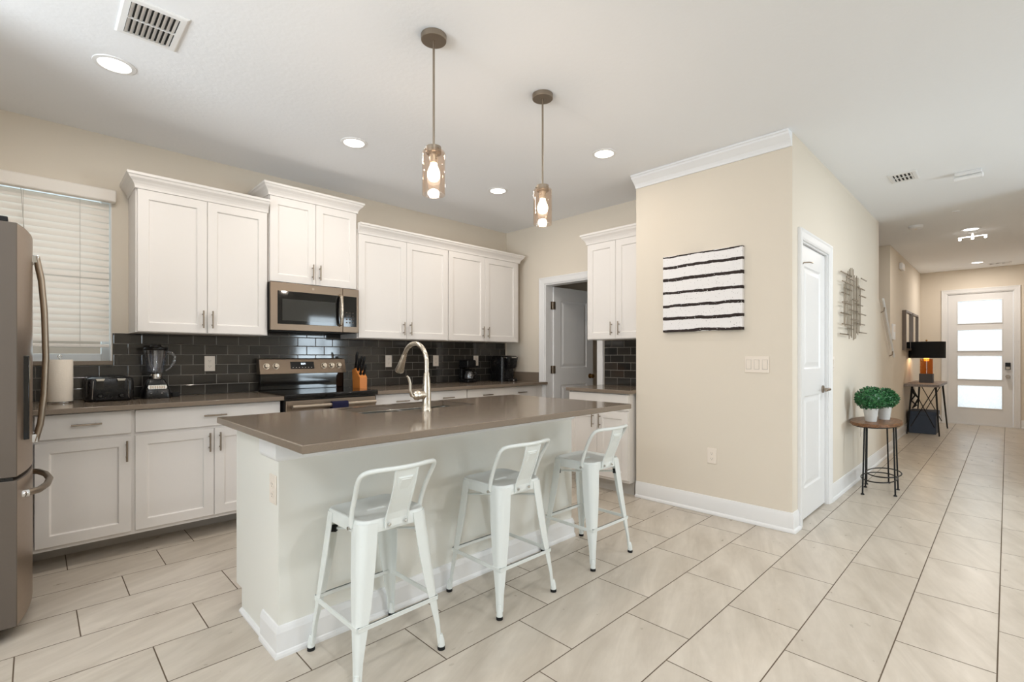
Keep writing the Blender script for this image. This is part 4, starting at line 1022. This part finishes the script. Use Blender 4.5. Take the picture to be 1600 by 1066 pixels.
t = thing('smoke_detector', 'round white smoke detector on the hall ceiling', 'smoke detector', (7.404, .753, H))
MB().lathe([(.045, -.038), (.062, -.030), (.070, -.012), (.070, -.0005)], (7.404, .753, H), 32).build('cover', 'trim', t, smooth=True)
MB().lathe([(.012, -.041), (.012, -.038)], (7.404, .753, H), 16).build('test_button', 'plate', t)
tag(MB().lathe([(.012, -.012), (.030, -.008), (.035, -.0005)], (6.957, .378, H), 24).build('sprinkler_cap', 'trim', smooth=True), 'tiny round white cover plate on the hall ceiling', 'cover plate')
t = thing('ceiling_bar_light', 'white rectangular ceiling fixture with rounded tube cover in the hall', 'ceiling light', (5.54, .225, H))
MB().box(5.50, 5.585, .145, .31, H - .028, H - .0005).build('housing', 'trim', t, bevel=.004)
MB().tube([(5.535, .135, H - .046), (5.535, .140, H - .046), (5.545, .315, H - .046), (5.545, .32, H - .046)], [.010, .020, .020, .010], 14).build('tube_cover', 'trim', t, smooth=True)
t = thing('three_lamp_bar', 'small white ceiling bar with three glowing lamps in the hall', 'ceiling light', (8.27, .30, H))
MB().box(8.26, 8.28, .17, .43, H - .062, H - .050).tube([(8.27, .30, H - .0005), (8.27, .30, H - .055)], .012, 12).lathe([(.04, -.012), (.045, -.0005)], (8.27, .30, H), 20).build('bar', 'trim', t)
for y in (.185, .30, .415):
    MB().tube([(8.27, y, H - .062), (8.27, y, H - .070), (8.27, y, H - .086), (8.27, y, H - .092)], [.009, .014, .014, .007], 14).build('lamp', 'lampface', t, smooth=True)

# ------------------------------------------------------------------ wall plates
def plate(name, label, cat, T, u, z, w=.072, h=.118, kind='outlet', group=None, gangs=1):
    p = T(u, 0, z); t = thing(name, label, cat, p, group)
    b = MB(); b.T = T; b.box(u - w / 2, u + w / 2, .0006, .006, z - h / 2, z + h / 2); b.build('plate', 'plate', t, bevel=.002)
    if kind == 'outlet':
        for dz in (-.021, .021):
            b = MB(); b.T = T; b.tube([(u, .005, z + dz), (u, .0078, z + dz)], .0165, 16); so = b.build('socket', 'plate', t)
            b = MB(); b.T = T; b.box(u - .007, u - .0055, .0078, .0082, z + dz - .002, z + dz + .006).box(u + .0055, u + .007, .0078, .0082, z + dz - .002, z + dz + .006).box(u - .002, u + .002, .0078, .0082, z + dz - .010, z + dz - .006); b.build('slots', 'platedk', so)
    else:
        for g in range(gangs):
            c_ = u - w / 2 + w * (g + .5) / gangs
            b = MB(); b.T = T; b.box(c_ - .0185, c_ + .0185, .0045, .0064, z - .0355, z + .0355); b.build('rocker_gap_shade', 'cord', t)  # gap round the rocker, its shade drawn as a darker box
            b = MB(); b.T = T; b.hexa([(c_ - .016, .005, z - .033), (c_ + .016, .005, z - .033), (c_ + .016, .005, z + .033), (c_ - .016, .005, z + .033)], [(c_ - .015, .0078, z - .032), (c_ + .015, .0078, z - .032), (c_ + .015, .0105, z + .032), (c_ - .015, .0105, z + .032)]); b.build('rocker', 'plate', t)
    return t
TW = lambda u, n, z: (u, YW - .009 - n, z)
plate('wall_outlet', 'outlet on the tile backsplash between the blender and the range', 'outlet', TW, .979, 1.150)
plate('wall_outlet', 'outlet on the tile just right of the knife block', 'outlet', TW, 2.548, 1.158)
plate('wall_outlet', 'outlet on the tile right of the faucet arc', 'outlet', TW, 3.128, 1.158)
plate('wall_outlet', 'outlet on the tile between the two coffee makers', 'outlet', TW, 3.700, 1.155)
TPW = lambda u, n, z: (XP - n, u, z)
plate('light_switch', 'three-gang switch plate below the striped canvas', 'switch', TPW, 1.258, 1.148, w=.165, kind='switch', gangs=3)
plate('wall_outlet', 'outlet low on the beige picture wall', 'outlet', TPW, 1.582, .445)
THW = lambda u, n, z: (u, YP - n, z)
plate('light_switch', 'switch plate right of the pantry door', 'switch', THW, 4.80, 1.145, kind='switch')
plate('wall_outlet', 'outlet low on the hall wall behind the oval table', 'outlet', THW, 5.93, .46)
TIS = lambda u, n, z: (IX0 - n, u, z)
plate('wall_outlet', 'outlet on the end of the kitchen island', 'outlet', TIS, 2.105, .664)
TSW = lambda u, n, z: (u, YH - n, z)
t = thing('thermostat', 'small white control panel on the entry wall past the handrail', 'control panel', (8.60, YH, 1.55))
MB().box(8.52, 8.70, YH - .022, YH - .0006, 1.44, 1.66).build('housing', 'trim', t, bevel=.004)
MB().box(8.55, 8.67, YH - .024, YH - .022, 1.55, 1.63).build('screen', 'plate', t)
t = thing('door_chime', 'small white round door chime high on the entry wall', 'door chime', (9.30, YH, 2.55))
MB().box(9.18, 9.42, YH - .045, YH - .0006, 2.50, 2.60).build('housing', 'trim', t, bevel=.012, seg=3)
MB().box(9.21, 9.39, YH - .048, YH - .045, 2.515, 2.53).build('grille', 'plate', t)

# ------------------------------------------------------------------ wall decor
cv = thing('canvas_art', 'square white canvas with rough black horizontal stripes', 'wall art', (XP, 1.658, 1.40))
b = MB().box(XP - .035, XP - .001, 1.345, 1.972, 1.402, 2.014); b.build('canvas', 'canvas', cv, bevel=.002)
random.seed(5)
ma = thing('metal_wall_art', 'openwork metal wall sculpture of crossed rods beside the pantry door', 'wall art', (5.47, YP, 1.34))
xs = [5.06 + .052 * i for i in range(14)]
for i, x in enumerate(xs):
    t_ = abs(i - 6.5) / 6.5
    z0 = 1.345 + .12 * t_ ** 2 + random.uniform(0, .05); z1 = 2.03 - .14 * t_ ** 2 - random.uniform(0, .06)
    MB().tube([(x + random.uniform(-.01, .01), YP - .028, z0), (x + random.uniform(-.008, .008), YP - .028, z1)], .0034, 6).build('vertical_rod', 'artmetal', ma)
for i in range(20):
    z = 1.40 + i * .030 + random.uniform(-.008, .008)
    if i % 3 == 0: a = random.choice((4.96, 4.99, 5.02)); e_ = a + random.uniform(.28, .5)
    elif i % 3 == 1: e_ = random.choice((5.90, 5.95, 5.99)); a = e_ - random.uniform(.25, .5)
    else: a = random.uniform(5.05, 5.4); e_ = a + random.uniform(.15, .4)
    yy = YP - .036 if i % 2 else YP - .020
    MB().box(a, e_, yy - .004, yy + .004, z - .0045, z + .0045).build('cross_bar', 'artmetal', ma)
for x in (5.2, 5.7): MB().tube([(x, YP - .001, 1.7), (x, YP - .028, 1.7)], .004, 6).build('standoff', 'artmetal', ma)

# mirror panels by the entry
for i, (a, e_, lab) in enumerate(((9.50, 10.18, 'bronze framed vertical mirror panel on the entry wall, the nearer one'), (10.28, 10.98, 'bronze framed vertical mirror panel on the entry wall, the farther one'))):
    t = thing('wall_mirror', lab, 'mirror', ((a + e_) / 2, YH, 1.30), 'entry mirror panels')
    MB().box(a, a + .03, YH - .05, YH - .0006, 1.30, 1.915).box(e_ - .03, e_, YH - .05, YH - .0006, 1.30, 1.915).box(a + .03, e_ - .03, YH - .05, YH - .0006, 1.30, 1.33).box(a + .03, e_ - .03, YH - .05, YH - .0006, 1.885, 1.915).build('frame', 'bronze', t)
    MB().box(a + .03, e_ - .03, YH - .03, YH - .0006, 1.33, 1.885).build('mirror_glass', 'mirror', t)

# ------------------------------------------------------------------ oval side table with plants
ox, oy, oz = 5.46, .835, .625
ov = thing('oval_side_table', 'oval walnut side table on thin black metal legs in the hall', 'side table', (ox, oy, 0))
def ell(cx, cy, a, b_, z, n=48): return [(cx + a * math.cos(2 * PI * i / n), cy + b_ * math.sin(2 * PI * i / n), z) for i in range(n)]
MB().loft([ell(ox, oy, .368, .182, oz - .028), ell(ox, oy, .372, .186, oz - .024), ell(ox, oy, .372, .186, oz - .003), ell(ox, oy, .369, .183, oz)]).build('table_top', 'walnut', ov, smooth=True)
MB().loft([ell(ox, oy, .360, .174, oz - .036), ell(ox, oy, .360, .174, oz - .028)]).build('top_frame', 'blackm', ov)
feet = [(5.16, .885), (5.29, .675), (5.46, .915), (5.56, .690), (5.60, .93), (5.80, .79)]
for i, (x, y) in enumerate(feet):
    tx, ty = ox + (x - ox) * .82, oy + (y - oy) * .9
    lg = MB().tube([(tx, ty, oz - .034), (x, y, .01)], .0065, 10).build('leg', 'blackm', ov, smooth=True)
    MB().lathe([(.014, 0), (.014, .006), (.008, .012)], (x, y, 0), 14).build('foot', 'blackm', lg, smooth=True)
for cx1 in (ox - .125, ox + .125):
    MB().tube(ell(cx1, .795, .235, .125, .135, 40), .0055, 8, closed=True).build('ring_brace', 'blackm', ov, smooth=True)

def topiary(x, y, r, label, seed):
    random.seed(seed)
    t = thing('potted_topiary', label, 'potted plant', (x, y, oz), None)
    ph = .115
    MB().lathe([(.040, 0), (.042, .004), (.056, ph), (.0585, ph + .003), (.055, ph + .003), (.050, ph - .02), (.038, .01)], (x, y, oz), 32, cap=True).build('pot', 'pot', t, smooth=True)
    MB().tube([(x, y, oz + .03), (x, y, oz + ph + .06)], .008, 8).build('stem', 'walnut', t)
    cz = oz + ph + r * .74
    b = MB(); b.lathe([(r * .80 * math.sin(a), -r * .70 * math.cos(a)) for a in [PI * (i + .3) / 10.6 for i in range(11)]], (x, y, cz), 20)
    for i in range(1500):
        u = random.uniform(-1, 1); th = random.uniform(0, 2 * PI); s_ = math.sqrt(1 - u * u)
        n = Vector((s_ * math.cos(th), s_ * math.sin(th), u)); rr_ = r * random.uniform(.82, 1.0)
        p = Vector((x, y, cz)) + Vector((n.x * rr_, n.y * rr_, n.z * rr_ * .86))
        tdir = n.cross(Vector((random.uniform(-1, 1), random.uniform(-1, 1), random.uniform(-1, 1)))).normalized()
        out = (n + tdir * random.uniform(-.9, .9)).normalized(); w = out.cross(tdir).normalized() if abs(out.dot(tdir)) < .98 else Vector((0, 0, 1)); l = random.uniform(.012, .018)
        k = len(b.v); 
        a0 = p - out * l * .3; a1 = p + out * l * .35 + w * l * .36; a2 = p + out * l; a3 = p + out * l * .35 - w * l * .36
        b.v += [tuple(q) for q in (a0, a1, a2, a3)]; b.f += [(k, k + 1, k + 2), (k, k + 2, k + 3)]
    me = b
    off = Vector(t['_o']); m_ = bpy.data.meshes.new('foliage'); m_.from_pydata([tuple(Vector(p) - off) for p in me.v], [], me.f); m_.materials.append(M['leaf'])
    o = bpy.data.objects.new('foliage', m_); C.objects.link(o); o.parent = t
    return t
topiary(5.34, .855, .120, 'boxwood ball in a white pot, the nearer of two on the oval table', 3)
topiary(5.60, .795, .106, 'boxwood ball in a white pot, the farther of two on the oval table', 8)

# ------------------------------------------------------------------ console table with lamp
co = thing('console_table', 'grey wood console table on black hairpin-style legs by the entry door', 'console table', (10.3, .91, 0))
MB().box(9.63, 11.02, .710, YH - .006, .740, .782).build('table_top', 'greywood', co, bevel=.003)
for (fx0, fy0_) in ((9.70, .715), (9.70, 1.095), (10.88, .70), (10.88, 1.095)):
    sy = 1 if fy0_ < .9 else -1; sx = 1 if fx0 < 10 else -1
    b = MB(); b.tube([(fx0 + sx * .08, fy0_ + sy * .05, .74), (fx0, fy0_, .012), (fx0, fy0_, 0)], .009, 8); b.tube([(fx0 + sx * .22, fy0_ + sy * .05, .74), (fx0 + sx * .02, fy0_ + sy * .004, .03)], .007, 8); b.build('leg', 'blackm', co, smooth=True)
MB().tube([(9.78, .765, .74), (9.72, 1.05, .12)], .006, 8).tube([(9.78, 1.045, .74), (9.72, .77, .12)], .006, 8).build('cross_brace', 'blackm', co, smooth=True)
MB().tube([(10.80, .765, .74), (10.86, 1.05, .12)], .006, 8).tube([(10.80, 1.045, .74), (10.86, .77, .12)], .006, 8).build('cross_brace', 'blackm', co, smooth=True)
lx, ly = 10.30, .915
lp = thing('table_lamp', 'table lamp with black drum shade and amber glass body, on the console', 'lamp', (lx, ly, .782))
MB().box(lx - .085, lx + .085, ly - .085, ly + .085, .782, .925).build('base', 'concrete', lp, bevel=.003)
MB().lathe([(.082, .925), (.082, 1.165), (.079, 1.165), (.079, .927)], (lx, ly, 0), 32, cap=False).build('amber_glass', 'amber', lp, smooth=True)
MB().tube([(lx, ly, .925), (lx, ly, 1.15)], .011, 12).build('stem', 'nickel_l', lp)
MB().lathe([(.028, 1.13), (.034, 1.15), (.034, 1.175), (.02, 1.19)], (lx, ly, 0), 20).build('bulb', 'dim', lp, smooth=True)
MB().lathe([(.236, 1.178), (.236, 1.440), (.232, 1.440), (.232, 1.178)], (lx, ly, 0), 48, cap=False).build('lamp_shade', 'shade', lp, smooth=True)
MB().tube([(lx - .233, ly, 1.43), (lx + .233, ly, 1.43)], .003, 6).tube([(lx, ly, 1.19), (lx, ly, 1.455)], .004, 6).build('shade_spider', 'nickel', lp)
MB().lathe([(.006, 1.45), (.014, 1.457), (.012, 1.47), (.004, 1.476)], (lx, ly, 0), 16).build('finial', 'brass', lp, smooth=True)
d = bpy.data.lights.new('table_lamp_bulb', 'POINT'); d.energy = 5; d.color = (1, .68, .36); d.shadow_soft_size = .04
o = bpy.data.objects.new('table_lamp_bulb', d); C.objects.link(o); o.location = (lx, ly, 1.235)
tag(MB().box(9.85, 10.02, 1.00, 1.10, .782, .790).build('paper_booklet', 'bronze', bevel=.001), 'thin dark booklet lying on the console beside the lamp', 'booklet')
sb = thing('storage_box', 'slate blue fabric storage box on the floor under the console', 'storage box', (10.10, .93, 0))
MB().box(9.88, 10.34, .765, 1.092, 0, .335).build('box_body', 'box', sb, bevel=.006)
MB().box(9.872, 10.348, .757, 1.10, .285, .345).build('lid', 'box', sb, bevel=.006)
tag(MB().tube([(9.74, 1.04, .70), (9.73, 1.0, .60), (9.75, 1.05, .52), (9.72, .98, .45), (9.74, 1.03, .40), (9.72, .99, .48), (9.75, .96, .56), (9.73, 1.02, .64)], .012, 8).build('cable_bundle', 'rubber', smooth=True), 'tangle of black cable hanging under the console table', 'cable')

for o in list(bpy.data.objects):
    if '_o' in o: del o['_o']
